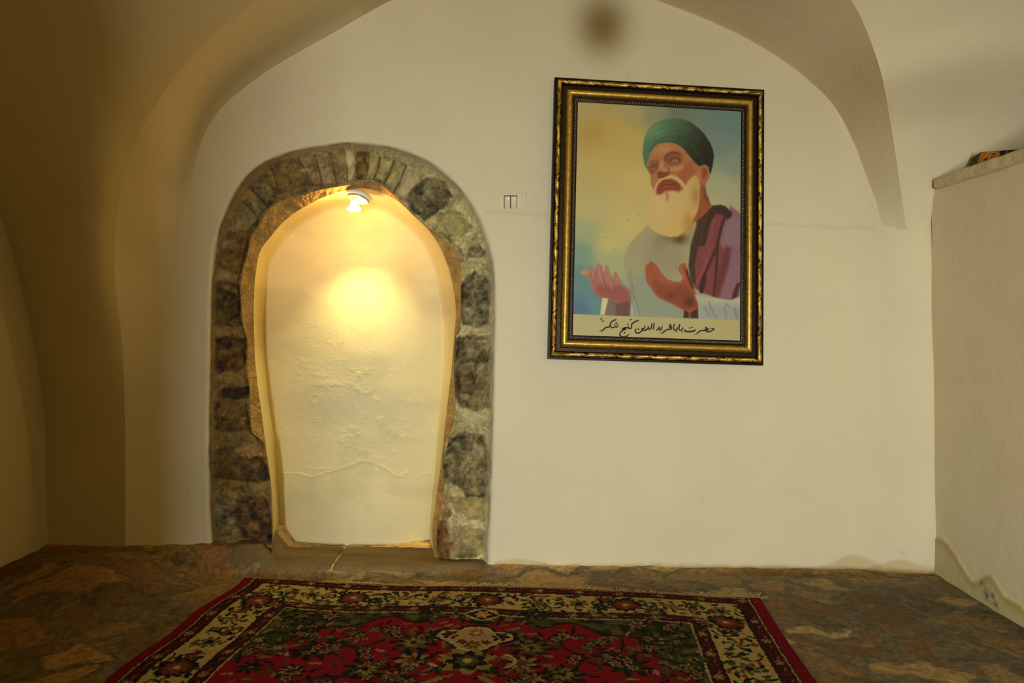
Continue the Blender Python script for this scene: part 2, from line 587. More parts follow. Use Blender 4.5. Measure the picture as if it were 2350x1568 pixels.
# ------------------------------------------------------------------ back wall
def build_wall_back():
    step = 5.0
    xs = np.arange(255, 2780, step)
    ys = np.arange(-260, 1420, step)
    px, py = np.meshgrid(xs, ys)
    P = W(px, py)
    c = np.zeros(P.shape) + PLASTER
    # soot mark above the picture
    g = np.exp(-(((px - 1383) / 62) ** 2 + ((py - 58) / 74) ** 2) ** 1.15)
    c = c * (1 - g[..., None] * np.array([0.66, 0.72, 0.86]))
    # horizontal plaster seam right of the doorway and right of the picture
    for (xa, ya, xb, yb) in ((1100, 486, 1262, 494), (1755, 515, 2010, 523)):
        yl = ya + (px - xa) / (xb - xa) * (yb - ya) + (vn(px * 0.04, py * 0, 3) - 0.5) * 6
        k = np.exp(-((py - yl) / 3.5) ** 2) * (px > xa) * (px < xb)
        c = c * (1 - 0.10 * k[..., None])
        P[..., 1] -= 0.002 * sst(-4, 4, py - yl) * sst(xa, xa + 30, px) * (1 - sst(xb - 10, xb, px))
    # damp stain along the foot of the wall
    top = 1292 - 26 * fbm(px * 0.011, px * 0, 4, 4) * 1.2 + 14
    lowx = 1300 + (px - 1130) * 0.013
    for (xc, wd, hgt) in ((1960, 60, 34), (2070, 70, 22), (1190, 60, 16), (1560, 300, 8)):
        d = lowx - hgt * np.exp(-((px - xc) / wd) ** 2) - 8 * fbm(px * 0.05, py * 0.02, 6, 3)
        k = sst(-3, 5, py - d)
        c = c * (1 - 0.22 * k[..., None] * np.array([0.8, 1.0, 1.6]))
    # specks
    for (sx, sy, r) in ((470, 660, 3), (472, 700, 2.5), (420, 880, 2.5), (428, 860, 2), (1440, 176, 3), (430, 1125, 5), (410, 1160, 3), (415, 1200, 3), (360, 1235, 3), (1610, 1145, 2.5), (2073, 1269, 3), (2125, 1290, 2), (2000, 470, 2)):
        k = np.exp(-(((px - sx) / (r + 2)) ** 2 + ((py - sy) / (r * 1.4 + 2)) ** 2))
        c = c * (1 - 0.13 * k[..., None])
    # opening for the doorway
    cen = np.array([810, 820.0])
    Oe = O + 7 * np.stack([np.gradient(O[:, 1]), -np.gradient(O[:, 0])], -1) / np.linalg.norm(np.gradient(O, axis=0), axis=1)[:, None]
    Oe2 = O - 7 * np.stack([np.gradient(O[:, 1]), -np.gradient(O[:, 0])], -1) / np.linalg.norm(np.gradient(O, axis=0), axis=1)[:, None]
    out = Oe if np.linalg.norm(Oe[700] - cen) > np.linalg.norm(Oe2[700] - cen) else Oe2
    out = out[::12].copy()
    hole = np.vstack([out, [(1126, 1500), (480, 1500)]])
    mx, my = (px[:-1, :-1] + step / 2), (py[:-1, :-1] + step / 2)
    keep = ~inside(hole, mx, my)
    o = struct(grid_obj('wall_back', P, m_wall, col=c, keep=keep, flip=True))
    # rounded plaster lip around the stones
    nrm = np.stack([np.gradient(O[:, 1]), -np.gradient(O[:, 0])], -1)
    nrm /= np.linalg.norm(nrm, axis=1)[:, None]
    if np.linalg.norm(O[700] + nrm[700] * 10 - cen) < np.linalg.norm(O[700] - cen):
        nrm = -nrm
    sm = np.arange(NS)
    rag = 1 + 1.2 * (fbm(sm * 0.05, sm * 0, 9, 3) - 0.5)
    rows = []
    for d, off in ((16, -0.0012), (10, -0.003), (6, -0.003), (2, 0.001), (-1.5, 0.010), (-4, 0.026), (-6, 0.055)):
        q = O + nrm * (d * (rag if d < 8 else 1))[:, None] if np.ndim(rag) and d < 8 else O + nrm * d
        rows.append(W(q[:, 0], q[:, 1], off))
    L = np.array(rows)
    cc = np.zeros(L.shape) + PLASTER
    cc[4:] *= 0.9
    lip = grid_obj('plaster_edge', L, m_wall, o, col=cc)
    return o


build_wall_back()

# ------------------------------------------------------------------ stone surround of the doorway
# light on the old stone as seen, used to take the light out of the colours read off the photo
def illum(x):
    l = np.array([0.31, 0.235, 0.115]) / np.array([.74, .625, .36])
    r = np.array([0.56, 0.465, 0.265]) / np.array([.74, .625, .36])
    t = sst(470, 1130, x)[..., None]
    return l * (1 - t) + r * t


def stone_canvas():
    cv = Canvas(460, 310, 1160, 1340, 1.0, (118, 98, 58))
    t = sst(540, 1130, cv.X)[..., None]
    cv.a = np.array([92, 70, 32]) * (1 - t) + np.array([160, 145, 98]) * t
    n = fbm(cv.X * 0.03, cv.Y * 0.03, 11, 5, 0.6)
    n2 = fbm(cv.X * 0.2, cv.Y * 0.2, 15, 4, 0.65)
    cv.a *= (1 + 0.7 * (n - 0.5) + 0.7 * (n2 - 0.5))[..., None]
    cv.ht = (n - 0.5) * 0.02 + (n2 - 0.5) * 0.010

    def z3(l):
        return [(460 + x / 3.336, 310 + y / 3.336) for x, y in l]

    def z4(l):
        return [(460 + x / 2.851, 760 + y / 2.851) for x, y in l]
    S = [
        # voussoirs round the head
        (z3([(345, 520), (395, 430), (560, 340), (600, 440), (480, 560), (410, 590)]), (84, 70, 42), .5),
        (z3([(375, 400), (470, 310), (520, 330), (580, 500), (520, 560), (430, 470)]), (80, 68, 42), .5),
        (z3([(480, 330), (520, 225), (640, 180), (740, 185), (780, 300), (850, 370), (600, 445), (560, 400)]), (92, 70, 34), .5),
        (z3([(745, 165), (860, 140), (890, 280), (930, 400), (860, 380), (800, 300)]), (98, 80, 48), .45),
        (z3([(875, 140), (985, 130), (1010, 260), (1020, 400), (940, 400), (900, 280)]), (100, 82, 50), .45),
        (z3([(995, 130), (1090, 110), (1110, 240), (1120, 370), (1040, 390), (1020, 260)]), (104, 84, 50), .45),
        (z3([(1105, 120), (1185, 110), (1195, 240), (1180, 330), (1130, 350), (1115, 230)]), (142, 124, 84), .35),
        (z3([(1190, 130), (1285, 130), (1280, 250), (1240, 340), (1190, 330), (1200, 230)]), (82, 60, 24), .55),
        (z3([(1300, 150), (1372, 165), (1325, 340), (1270, 320)]), (128, 112, 64), .3),
        (z3([(1390, 165), (1478, 195), (1400, 375), (1335, 345)]), (134, 120, 72), .3),
        (z3([(1488, 200), (1570, 230), (1530, 340), (1470, 450), (1412, 385)]), (128, 114, 70), .3),
        (z3([(1580, 235), (1710, 290), (1640, 400), (1560, 490), (1490, 450), (1540, 340)]), (150, 134, 92), .22),
        (z3([(1740, 320), (1850, 360), (1932, 465), (1880, 530), (1800, 590), (1720, 655), (1620, 580), (1578, 490), (1620, 420)]), (74, 66, 42), .9),
        (z3([(1830, 610), (1950, 580), (2000, 640), (2080, 690), (2000, 760), (1930, 820), (1870, 790), (1800, 740)]), (122, 112, 66), .45),
        (z3([(2045, 870), (2140, 835), (2190, 890), (2190, 935), (2110, 945), (2050, 940)]), (92, 84, 56), .9),
        # right jamb
        (z3([(2030, 1110), (2100, 1050), (2190, 1080), (2215, 1180), (2205, 1440), (2120, 1470), (2010, 1440), (1985, 1300), (1988, 1160)]), (86, 78, 50), .85),
        (z4([(1668, 60), (1740, 38), (1895, 40), (1900, 200), (1895, 490), (1800, 515), (1700, 495), (1668, 400), (1660, 200)]), (92, 80, 50), .75),
        (z4([(1700, 250), (1770, 230), (1800, 320), (1760, 400), (1690, 400)]), (84, 66, 40), .6),
        (z4([(1635, 700), (1720, 665), (1850, 690), (1885, 800), (1880, 1000), (1850, 1080), (1740, 1090), (1690, 1010), (1600, 990), (1578, 870)]), (92, 80, 50), .85),
        (z4([(1560, 1130), (1600, 1110), (1640, 1210), (1590, 1250), (1555, 1200)]), (120, 86, 48), .4),
        (z4([(1640, 1090), (1850, 1100), (1855, 1240), (1780, 1230), (1680, 1180)]), (126, 108, 62), .4),
        (z4([(1530, 1250), (1600, 1260), (1640, 1400), (1620, 1500), (1570, 1490), (1530, 1350)]), (88, 60, 28), .6),
        (z4([(1650, 1280), (1860, 1300), (1870, 1430), (1780, 1490), (1650, 1480)]), (118, 102, 62), .55),
        # left jamb
        (z3([(215, 690), (290, 560), (350, 500), (430, 600), (420, 690), (350, 740), (250, 740)]), (86, 72, 40), .5),
        (z3([(150, 870), (165, 780), (210, 738), (330, 760), (378, 800), (360, 880), (250, 890)]), (84, 58, 26), .5),
        (z3([(130, 930), (180, 885), (330, 900), (345, 980), (335, 1055), (220, 1045), (140, 1000)]), (68, 50, 20), .6),
        (z3([(110, 1130), (200, 1110), (300, 1150), (310, 1300), (305, 1440), (200, 1455), (110, 1440), (100, 1280)]), (58, 44, 20), .7),
        (z4([(100, 60), (200, 30), (290, 60), (300, 140), (285, 240), (200, 260), (100, 270), (88, 150)]), (58, 38, 14), .7),
        (z4([(105, 390), (180, 375), (300, 365), (322, 385), (318, 435), (220, 445), (110, 430)]), (40, 28, 10), .5),
        (z4([(95, 460), (200, 450), (280, 480), (318, 560), (325, 640), (200, 655), (95, 640)]), (70, 50, 22), .65),
        (z4([(62, 790), (200, 770), (280, 820), (400, 820), (440, 900), (455, 970), (330, 985), (70, 960), (55, 880)]), (54, 38, 16), .6),
        (z4([(270, 760), (400, 740), (430, 800), (330, 830), (275, 815)]), (108, 80, 36), .5),
        (z4([(90, 1090), (150, 1075), (240, 1100), (235, 1250), (200, 1330), (90, 1340), (78, 1200)]), (74, 62, 38), .7),
        (z4([(245, 1110), (340, 1080), (440, 1110), (462, 1200), (475, 1300), (465, 1400), (380, 1390), (290, 1350), (235, 1260)]), (60, 40, 18), .9),
    ]
    for k, (p, c, sp) in enumerate(S):
        n_ = np.array(p)
        cv.poly(n_ + (n_.mean(0) - n_) * -0.03, np.array(c) * 0.62, fe=3, al=0.55, wob=7, wf=0.05, seed=k)      # dark joint
        cv.poly(p, np.array(c) * 1.06, fe=4.0, wob=9, wf=0.07, ht=0.012 if sp > 0.6 else 0.006, speck=sp * 0.8, seed=k, sf=0.17)
    for a_, b_ in (((520, 200), (600, 440)), ((745, 180), (860, 390)), ((870, 150), (935, 400)), ((990, 130), (1040, 380)), ((1100, 115), (1125, 360)), ((1290, 140), (1262, 340)), ((1375, 165), (1325, 340)), ((1482, 195), (1400, 380)), ((1575, 230), (1480, 440)), ((395, 420), (520, 560)), ((330, 510), (430, 620))):
        mid = ((a_[0] + b_[0]) / 2 + 9, (a_[1] + b_[1]) / 2 + 4)
        cv.line(z3([a_, mid, b_]), (62, 48, 26), 2.4, fe=1.2, al=.8, ht=-0.012)
    # weathering that ignores the joints
    sm_ = fbm(cv.X * 0.045, cv.Y * 0.07, 19, 5, 0.6)
    pale = np.array([118, 94, 50]) * (1 - t) + np.array([168, 154, 108]) * t
    k_ = (sst(0.52, 0.66, sm_) * 0.35)[..., None]
    cv.a = cv.a * (1 - k_) + pale * k_
    # smeared mortar next to the plaster
    dO, _ = seg_dist(O[::25], cv.X, cv.Y, False)
    k_ = (np.exp(-(np.maximum(dO - 6, 0) / 9) ** 2) * (0.55 + 0.6 * (fbm(cv.X * .04, cv.Y * .04, 23, 3) - .3)))[..., None]
    cv.a = cv.a * (1 - np.clip(k_, 0, 1)) + (np.array([98, 78, 44]) * (1 - t) + np.array([132, 118, 84]) * t) * np.clip(k_, 0, 1)
    cv.ht *= 1 - np.clip(k_[..., 0], 0, 1)
    # pale mineral patches
    for x, y, rx, ry in ((514, 562, 6, 9), (517, 632, 13, 9), (520, 660, 8, 4), (798, 366, 10, 18), (700, 390, 10, 4), (1090, 960, 26, 14), (1030, 985, 10, 14), (530, 1195, 10, 8)):
        cv.blob(x, y, rx, ry, (132, 112, 76) if x < 700 else (176, 160, 114), 0.65)
    # ragged ochre reveal inside the stones
    return cv


CV = stone_canvas()


def build_surround():
    n = NS
    tf = np.linspace(0, 1, 88)
    tr = np.linspace(0, 1, 22)[1:]
    q1 = O[:, None] * (1 - tf[None, :, None]) + I[:, None] * tf[None, :, None]
    q2 = I[:, None] * (1 - tr[None, :, None]) + E1[:, None] * tr[None, :, None]
    q = np.concatenate([q1, q2], 1)
    x, y = q[..., 0], q[..., 1]
    h = CV.sample(x, y, 'h')
    rough = (fbm(x * 0.05, y * 0.05, 21, 5, 0.65) - 0.5) * 0.03 + (fbm(x * 0.3, y * 0.3, 24, 3, 0.6) - 0.5) * 0.010
    off = np.zeros(x.shape)
    off[:, :88] = 0.034
    # the inner arris is rounded and the reveal runs back into the wall
    tfull = np.concatenate([tf - 1, tr])            # <0 on the face, >0 in the reveal
    off += np.where(tfull > 0, 0.050 * tfull ** 0.8, 0)[None]
    off += 0.020 * sst(-0.13, 0.0, tfull)[None] * (tfull <= 0)[None]
    off += 0.020 * (tfull > 0)[None]
    off -= h * np.where(tfull > 0, np.exp(-tfull * 3), 1)[None]
    off += rough * (0.55 + 0.5 * (tfull > 0))[None]
    off = np.where((tfull < -0.97)[None], 0.045, off)
    P = W(x, y, off)
    c = lin(CV.sample(x, y)) / illum(x)
    # reveal: mud mortar between the stones, ochre
    rv = np.array([0.46, 0.27, 0.07]) * (0.75 + 0.8 * (fbm(x * 0.06, y * 0.06, 31, 4) - 0.3))[..., None]
    k = (sst(-0.02, 0.10, tfull)[None] * np.ones((n, 1)))[..., None]
    c = c * (1 - k) + rv * k
    c = np.clip(c, 0.02, 0.8)
    return struct(grid_obj('trim_1', P, m_stone, col=c))


build_surround()


# ------------------------------------------------------------------ plastered-up recess inside the surround
def build_niche():
    H = NS // 2
    rows = np.arange(0, H, 1)[::1]
    rows = np.unique(np.r_[np.arange(0, H - 10, 1), np.arange(H - 10, H)])
    l1, l2 = E1[rows], E2[rows]
    r1, r2 = E1[NS - 1 - rows], E2[NS - 1 - rows]
    nr, nb = 16, 180
    tr = np.linspace(0, 1, nr)
    tb = np.linspace(0, 1, nb)[1:-1]
    ql = l1[:, None] * (1 - tr[None, :, None]) + l2[:, None] * tr[None, :, None]
    qb = l2[:, None] * (1 - tb[None, :, None]) + r2[:, None] * tb[None, :, None]
    qr = r2[:, None] * (1 - tr[None, :, None]) + r1[:, None] * tr[None, :, None]
    q = np.concatenate([ql, qb, qr], 1)
    x, y = q[..., 0], q[..., 1]
    D1, D2 = 0.095, 0.36
    ease = np.sin(tr * np.pi / 2) ** 0.9
    dl = D1 + (D2 - D1) * ease
    prof = np.concatenate([dl, np.full(nb - 2, D2), dl[::-1]])
    off = np.zeros(x.shape) + prof[None]
    across = np.concatenate([np.zeros(nr), np.sin(tb * np.pi) ** 0.7, np.zeros(nr)])[None]
    bul = 0.10 * sst(560, 830, y) - 0.035 * sst(880, 1010, y) + 0.04 * np.exp(-((y - 1200) / 110) ** 2)
    bul = bul + 0.018 * (fbm(x * 0.006, y * 0.006, 41, 2) - 0.5)
    off -= bul * across
    # trowel lumps, strongest in a band across the middle
    band = np.exp(-((y - 950) / 110) ** 2) + 0.35
    lump = sst(0.52, 0.80, fbm(x * 0.035, y * 0.045, 45, 5, 0.62)) * 0.0032 * band
    fine = (fbm(x * 0.22, y * 0.22, 47, 3, 0.6) - 0.5) * 0.0016 * band
    off -= (lump + fine) * across
    # cracked lip of plaster
    for pts, a in ((((650, 1086), (690, 1088), (712, 1096), (760, 1083), (795, 1072), (830, 1058), (860, 1062)), .007),
                   (((700, 1072), (725, 1078), (760, 1076)), .004),
                   (((855, 1062), (885, 1075), (905, 1090), (925, 1094), (955, 1096), (975, 1088), (995, 1090)), .008),
                   (((905, 1095), (935, 1085), (952, 1094)), .008),
                   (((820, 600), (850, 610), (880, 606)), .004), (((925, 600), (945, 608)), .004), (((790, 718), (815, 712)), .004)):
        d, _ = seg_dist(pts, x, y, False)
        d = d + 7 * (fbm(x * 0.06, y * 0.06, 51, 3) - 0.5)
        off -= 0.6 * a * np.exp(-(d / 1.7) ** 2)
    off += 0.003 * (fbm(x * 0.03, y * 0.03, 55, 3) - 0.5) * (1 - across)
    P = W(x, y, off)
    c = np.zeros(P.shape) + NICHE_P
    c *= (1 - 0.10 * sst(0.55, 0.75, fbm(x * 0.008, y * 0.012, 61, 3)))[..., None]
    # greenish-grey damp at mid height and near the left foot
    g = np.exp(-(((x - 740) / 90) ** 2 + ((y - 1150) / 40) ** 2))
    c *= 1 - g[..., None] * np.array([0.14, 0.10, 0.10])
    return struct(grid_obj('wall_niche', P, m_niche, col=c, flip=True))


build_niche()

# ------------------------------------------------------------------ floor
FL = np.array([(-2.6, 1250), (60, 1250), (105, 1250), (290, 1252), (480, 1250), (600, 1256), (632, 1293), (700, 1294), (1010, 1296), (1130, 1297), (1500, 1303), (1900, 1310), (2000, 1312), (2060, 1322), (2147, 1331), (2400, 1331)], float)


def _linez():
    P = W(FL[1:, 0], FL[1:, 1])
    return P[:, 0], P[:, 2]


LX, LZ = _linez()


def floor_z(X, Y, rough=True):
    X = np.asarray(X, float)
    Y = np.asarray(Y, float)
    zl = np.interp(X, LX, LZ)
    k = sst(3.175, 3.27, Y)
    kl = sst(2.25, 3.0, Y) * sst(-1.42, -1.8, X)
    z = zl * np.maximum(k, kl)
    if rough:
        z = z + (fbm(X * 2.2, Y * 2.2, 71, 3) - 0.5) * 0.022 * (1 - 0.6 * k)
        z = z + (fbm(X * 11, Y * 11, 74, 3, 0.6) - 0.5) * 0.012
    return z


def build_floor():
    xs = np.arange(-2.7, 3.3, 0.0125)
    ys = np.r_[np.arange(-2.9, 1.6, 0.06), np.arange(1.6, 3.85, 0.0125)]
    X, Y = np.meshgrid(xs, ys)
    Z = floor_z(X, Y)
    # splash of mortar where floor and plaster meet
    wy = wall_y(X, X * 0)
    d = wy - Y
    k = np.exp(-(np.maximum(d, 0) / 0.045) ** 2)
    Z = Z + 0.010 * k * fbm(X * 9, Y * 9, 77, 3)
    c = np.ones(X.shape + (3,))
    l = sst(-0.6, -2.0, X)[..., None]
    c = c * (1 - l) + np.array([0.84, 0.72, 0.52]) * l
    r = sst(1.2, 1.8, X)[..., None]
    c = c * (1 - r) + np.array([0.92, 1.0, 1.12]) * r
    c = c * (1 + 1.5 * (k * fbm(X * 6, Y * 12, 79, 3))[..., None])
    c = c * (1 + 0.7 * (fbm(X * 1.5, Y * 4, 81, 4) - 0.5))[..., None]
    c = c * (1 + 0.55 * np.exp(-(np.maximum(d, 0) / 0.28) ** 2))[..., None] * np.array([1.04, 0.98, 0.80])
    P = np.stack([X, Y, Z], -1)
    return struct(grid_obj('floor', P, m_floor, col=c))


build_floor()


# long threshold slabs in front of the doorway
def slab(px0, px1, py_top, py_front, seed):
    a, b_ = W(px0, 1297), W(px1, 1297)
    n, m = 90, 16
    u = np.linspace(0, 1, n)[:, None]
    v = np.linspace(0, 1, m)[None, :]
    X = a[0] + (b_[0] - a[0]) * u + 0 * v
    yb = wall_y(X, X * 0) + 0.20
    yf = wall_y(X, X * 0) - 0.075 + 0.018 * (fbm(X * 8, X * 0, seed, 3) - 0.5)
    Y = yb + (yf - yb) * v
    base = floor_z(X, Y, False)
    edge = (0.55 + 0.45 * np.minimum(np.minimum(u, 1 - u) * 40, 1) ** 0.5) * np.clip((1 - v) * 9, 0, 1) ** 0.5
    Z = base + 0.016 * edge + (fbm(X * 12, Y * 30, seed + 3, 4) - 0.5) * 0.010 - 0.014 * (1 - edge)
    c = np.array([0.17, 0.115, 0.045]) * (0.7 + 0.7 * fbm(X * 5, Y * 26, seed + 7, 4))[..., None]
    return np.stack([X, Y, Z], -1), c


for k, (a0, a1, sd) in enumerate(((540, 766, 91), (768, 1112, 95))):
    P_, c_ = slab(a0, a1, 1293, 1312, sd)
    struct(grid_obj('trim_%d' % (k + 2), P_, m_stone, col=c_, flip=True))

# ------------------------------------------------------------------ wall arch and vault
inner = [(430, 1330), (430, 1150), (429, 1000), (427, 800), (424, 640), (428, 500), (446, 380), (492, 268), (600, 172), (760, 78), (900, 0), (1020, -48), (1190, -82), (1350, -60), (1500, -2), (1640, 53), (1760, 115), (1850, 180), (1915, 245), (1960, 330), (1990, 410), (2010, 462), (2025, 522)]
outer = [(288, 1330, 3.275), (288, 1150, 3.27), (287, 1000, 3.26), (282, 800, 3.24), (264, 640, 3.2), (264, 530, 3.16), (290, 380, 3.06), (340, 270, 2.97), (440, 130, 2.88), (590, 0, 2.82), (760, -110, 2.78), (950, -190, 2.75), (1190, -235, 2.75), (1430, -215, 2.76), (1640, -160, 2.78), (1820, -90, 2.84), (1920, -30, 2.89), (1965, 20, 2.93), (2000, 100, 2.97), (2025, 180, 3.0), (2045, 290, 3.07), (2062, 400, 3.14), (2080, 527, 3.2)]
NA = 420
outer[-1] = (2080, 527, float(W(2080, 527)[1]) - 0.004)
outer[-2] = (2062, 400, outer[-1][2] - 0.055)
outer[-3] = (2045, 290, outer[-1][2] - 0.13)
Ic = smooth_path(inner, NA)
Oc = smooth_path(outer, NA)


def build_arch():
    Pi = W(Ic[:, 0], Ic[:, 1])
    Po = U(Oc[:, 0], Oc[:, 1], Oc[:, 2])
    t = np.linspace(0, 1, 26)[None, :, None]
    P = Pi[:, None] * (1 - t) + Po[:, None] * t
    # on the left the soffit melts into the wall: ease the depth, not the outline
    leftw = (1 - sst(0.18, 0.42, np.linspace(0, 1, NA)))[:, None]
    tt = t[..., 0]
    ez = tt * (1 - leftw) + (tt ** 2.1) * leftw
    P[..., 1] = Pi[:, None, 1] * (1 - ez) + Po[:, None, 1] * ez
    n = fbm(P[..., 0] * 2 + P[..., 1], P[..., 2] * 2, 101, 2) - 0.5
    P[..., 1] += 0.012 * n * np.sin(np.pi * tt)
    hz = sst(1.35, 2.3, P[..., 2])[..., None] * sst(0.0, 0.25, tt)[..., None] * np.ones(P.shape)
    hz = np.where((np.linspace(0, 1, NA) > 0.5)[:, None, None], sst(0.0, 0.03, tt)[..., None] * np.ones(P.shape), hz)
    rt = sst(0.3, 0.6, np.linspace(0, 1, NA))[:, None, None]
    old = np.array([0.55, 0.445, 0.235]) * (1 - rt) + np.array([0.66, 0.56, 0.33]) * rt  # soffit shade put into the plaster as a darker, browner tone
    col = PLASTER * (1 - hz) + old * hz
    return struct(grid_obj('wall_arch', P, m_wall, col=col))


build_arch()
XL, XR, YC = -2.25, 2.95, 0.8


def bez(*p):
    p = [np.array(q, float) for q in p]
    return smooth_path([(q[1], q[2], q[0]) for q in p], 160)[:, [2, 0, 1]]


def build_vault():
    Po = U(Oc[:, 0], Oc[:, 1], Oc[:, 2])
    ap = int(np.argmax(Po[:, 2]))
    apex = Po[ap]
    cen = np.array([0.3, YC, 3.75])
    ns = 160

    def res(A, ns=ns):
        d = np.r_[0, np.cumsum(np.linalg.norm(np.diff(A, axis=0), axis=1))]
        s = np.linspace(0, d[-1], ns)
        return np.stack([np.interp(s, d, A[:, k]) for k in range(3)], -1)
    NL = Po[:ap + 1]
    NR = Po[ap:][::-1]
    WLr = (bez((XL, 3.28, -0.1), (XL, 3.28, 0.4), (XL, 3.27, 0.8), (XL, 3.162, 1.28), (XL, 3.0, 1.70), (XL, 2.74, 2.08), (XL, 2.31, 2.45), (XL, 1.6, 2.83), (XL, YC, 2.98)))
    ERr = (bez((XR, 3.24, 1.60), (XR, 3.12, 1.95), (XR, 2.8, 2.3), (XR, 2.3, 2.65), (XR, 1.6, 2.95), (XR, YC, 3.05)))

    WL, ER = res(WLr, len(NL)), res(ERr, len(NR))

    def quad(A, B, D):
        t = np.linspace(0, 1, 60)[None, :, None]
        # quadratic through A (t=0), D (t=.5), B (t=1)
        return A[:, None] * (2 * (t - .5) * (t - 1)) + D[:, None] * (-4 * t * (t - 1)) + B[:, None] * (2 * t * (t - .5))
    s = np.linspace(0, 1, len(NL))[:, None]
    DL = (NL + WL) / 2 + (cen - (apex + WL[-1]) / 2) * s ** 2.2
    s = np.linspace(0, 1, len(NR))[:, None]
    DR = (NR + ER) / 2 + (cen - (apex + ER[-1]) / 2) * s ** 2.2
    mb = MB()
    for A, B, D in ((NL, WL, DL), (NR, ER, DR)):
        P = quad(A, B, D)
        P[..., 2] += 0.02 * (fbm(P[..., 0] * 2, P[..., 1] * 2 + P[..., 2], 111, 2) - 0.5) * np.sin(np.pi * np.linspace(0, 1, len(A)))[:, None] * np.sin(np.pi * np.linspace(0, 1, 60))[None]
        # right half has the wall's plaster; the left is painted darker for its shade
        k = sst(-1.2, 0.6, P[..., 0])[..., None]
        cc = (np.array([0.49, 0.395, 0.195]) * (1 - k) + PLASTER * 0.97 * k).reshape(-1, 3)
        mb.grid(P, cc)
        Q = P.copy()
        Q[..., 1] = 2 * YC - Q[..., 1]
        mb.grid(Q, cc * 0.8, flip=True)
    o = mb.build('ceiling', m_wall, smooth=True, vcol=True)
    struct(o)
    # left wall: plane under its own arch
    mb = MB()
    full = np.vstack([WL, WL[::-1][1:] * np.array([1, -1, 1]) + np.array([0, 2 * YC, 0])])
    t = np.linspace(0, 1, 40)[None, :, None]
    base = full.copy()
    base[:, 2] = -0.15
    P = base[:, None] * (1 - t) + full[:, None] * t
    P[..., 0] += 0.02 * (fbm(P[..., 1] * 1.5, P[..., 2] * 1.5, 115, 2) - 0.5) * np.sin(np.pi * t[..., 0])
    mb.grid(P)
    struct(mb.build('wall_left', m_vault, smooth=True))
    # far right wall behind the low partition
    mb = MB()
    full = np.vstack([ER, ER[::-1][1:] * np.array([1, -1, 1]) + np.array([0, 2 * YC, 0])])
    base = full.copy()
    base[:, 2] = -0.15
    P = base[:, None] * (1 - t) + full[:, None] * t
    mb.grid(P)
    struct(mb.build('wall_outer_right', m_vault, smooth=True))


build_vault()

# unseen rear wall; its doorway is shaped to cast the soft shadow on the left
mb = MB()
yr = -1.72
mb.box((-2.5, yr - .12, -.1), (-0.60, yr, 3.9))
mb.box((0.75, yr - .12, -.1), (3.1, yr, 3.9))
mb.box((-0.60, yr - .12, 1.58), (0.75, yr, 3.9))
struct(mb.build('wall_rear', m_vault))


# ------------------------------------------------------------------ low partition wall on the right with its ledge
XP = 2.016


def build_right():
    ys = np.arange(-1.6, 3.30, 0.012)
    zs = np.arange(-0.12, 1.845, 0.012)
    Y, Z = np.meshgrid(ys, zs)
    X = XP + 0.018 * (fbm(Y * 1.6, Z * 1.6, 121, 2) - 0.5) + 0.003 * np.sin(Z * 9) * sst(3.0, 3.25, Y)
    c = np.zeros(X.shape + (3,)) + PLASTER * 0.97
    # damp edge along the floor with a wavy tide line
    d = 3.25 - Y
    top = 0.045 + 0.12 * np.exp(-((d - 0.02) / 0.12) ** 2) + 0.10 * np.exp(-((d - 0.16) / 0.12) ** 2) + 0.10 * np.exp(-((d - 0.40) / 0.075) ** 2) + 0.05 * np.exp(-((d - 0.56) / 0.10) ** 2) - 0.02 + 0.02 * (fbm(Y * 16, Y * 0, 125, 3) - 0.5)
    k = sst(0.004, -0.004, Z - top)[..., None]
    rim = np.exp(-((Z - top + 0.014) / 0.018) ** 2)[..., None]
    c = c * (1 - k * np.array([0.24, 0.25, 0.40])) * (1 - rim * k * np.array([0.16, 0.26, 0.48]))
    X = X - 0.004 * k[..., 0]
    for (yy, zz, r) in ((2.875, 0.06, .016), (2.90, 0.085, .010), (2.83, 0.055, .012), (2.86, 0.035, .02), (2.81, 0.02, .015)):
        g = np.exp(-(((Y - yy) / r) ** 2 + ((Z - zz) / r) ** 2)) * sst(0.35, 0.6, fbm(Y * 120, Z * 120, 127, 2))
        c = c * (1 - 0.85 * g[..., None])
    P = np.stack([X, Y, Z], -1)
    mb = MB()
    o = grid_obj('wall_right', P, m_wall, col=c, flip=False)
    struct(o)
    # core behind the face, so that the wall has its thickness
    mb = MB()
    mb.box((XP + .012, -1.6, -.1), (XP + .26, 3.27, 1.83))
    mb.build('wall_core', m_vault, o)


build_right()


def build_ledge():
    # rough rounded plaster coping, profile swept along the wall
    ys = np.linspace(-1.6, 3.235, 420)
    prof = [(.27, .0), (.27, .040), (.25, .048), (.05, .050), (-.010, .049), (-.026, .045), (-.030, .036), (-.030, .012), (-.026, .002), (-.008, -.004), (.02, -.006), (.05, 0)]
    pr = smooth_path(prof, 44)
    P = np.zeros((len(ys), 44, 3))
    for j in range(44):
        P[:, j, 0] = XP + pr[j, 0]
        P[:, j, 1] = ys
        P[:, j, 2] = 1.832 + pr[j, 1]
    n = fbm(ys[:, None] * 16, np.arange(44)[None] * 0.22, 131, 4) - 0.5
    P[..., 0] += 0.009 * n
    P[..., 2] += 0.008 * (fbm(ys[:, None] * 9, np.arange(44)[None] * 0.15, 135, 3) - 0.5)
    mb = MB()
    mb.grid(P)
    mb.add(P[-1], [tuple(range(44))])
    return struct(mb.build('trim_4', m_ledge, smooth=True))


build_ledge()


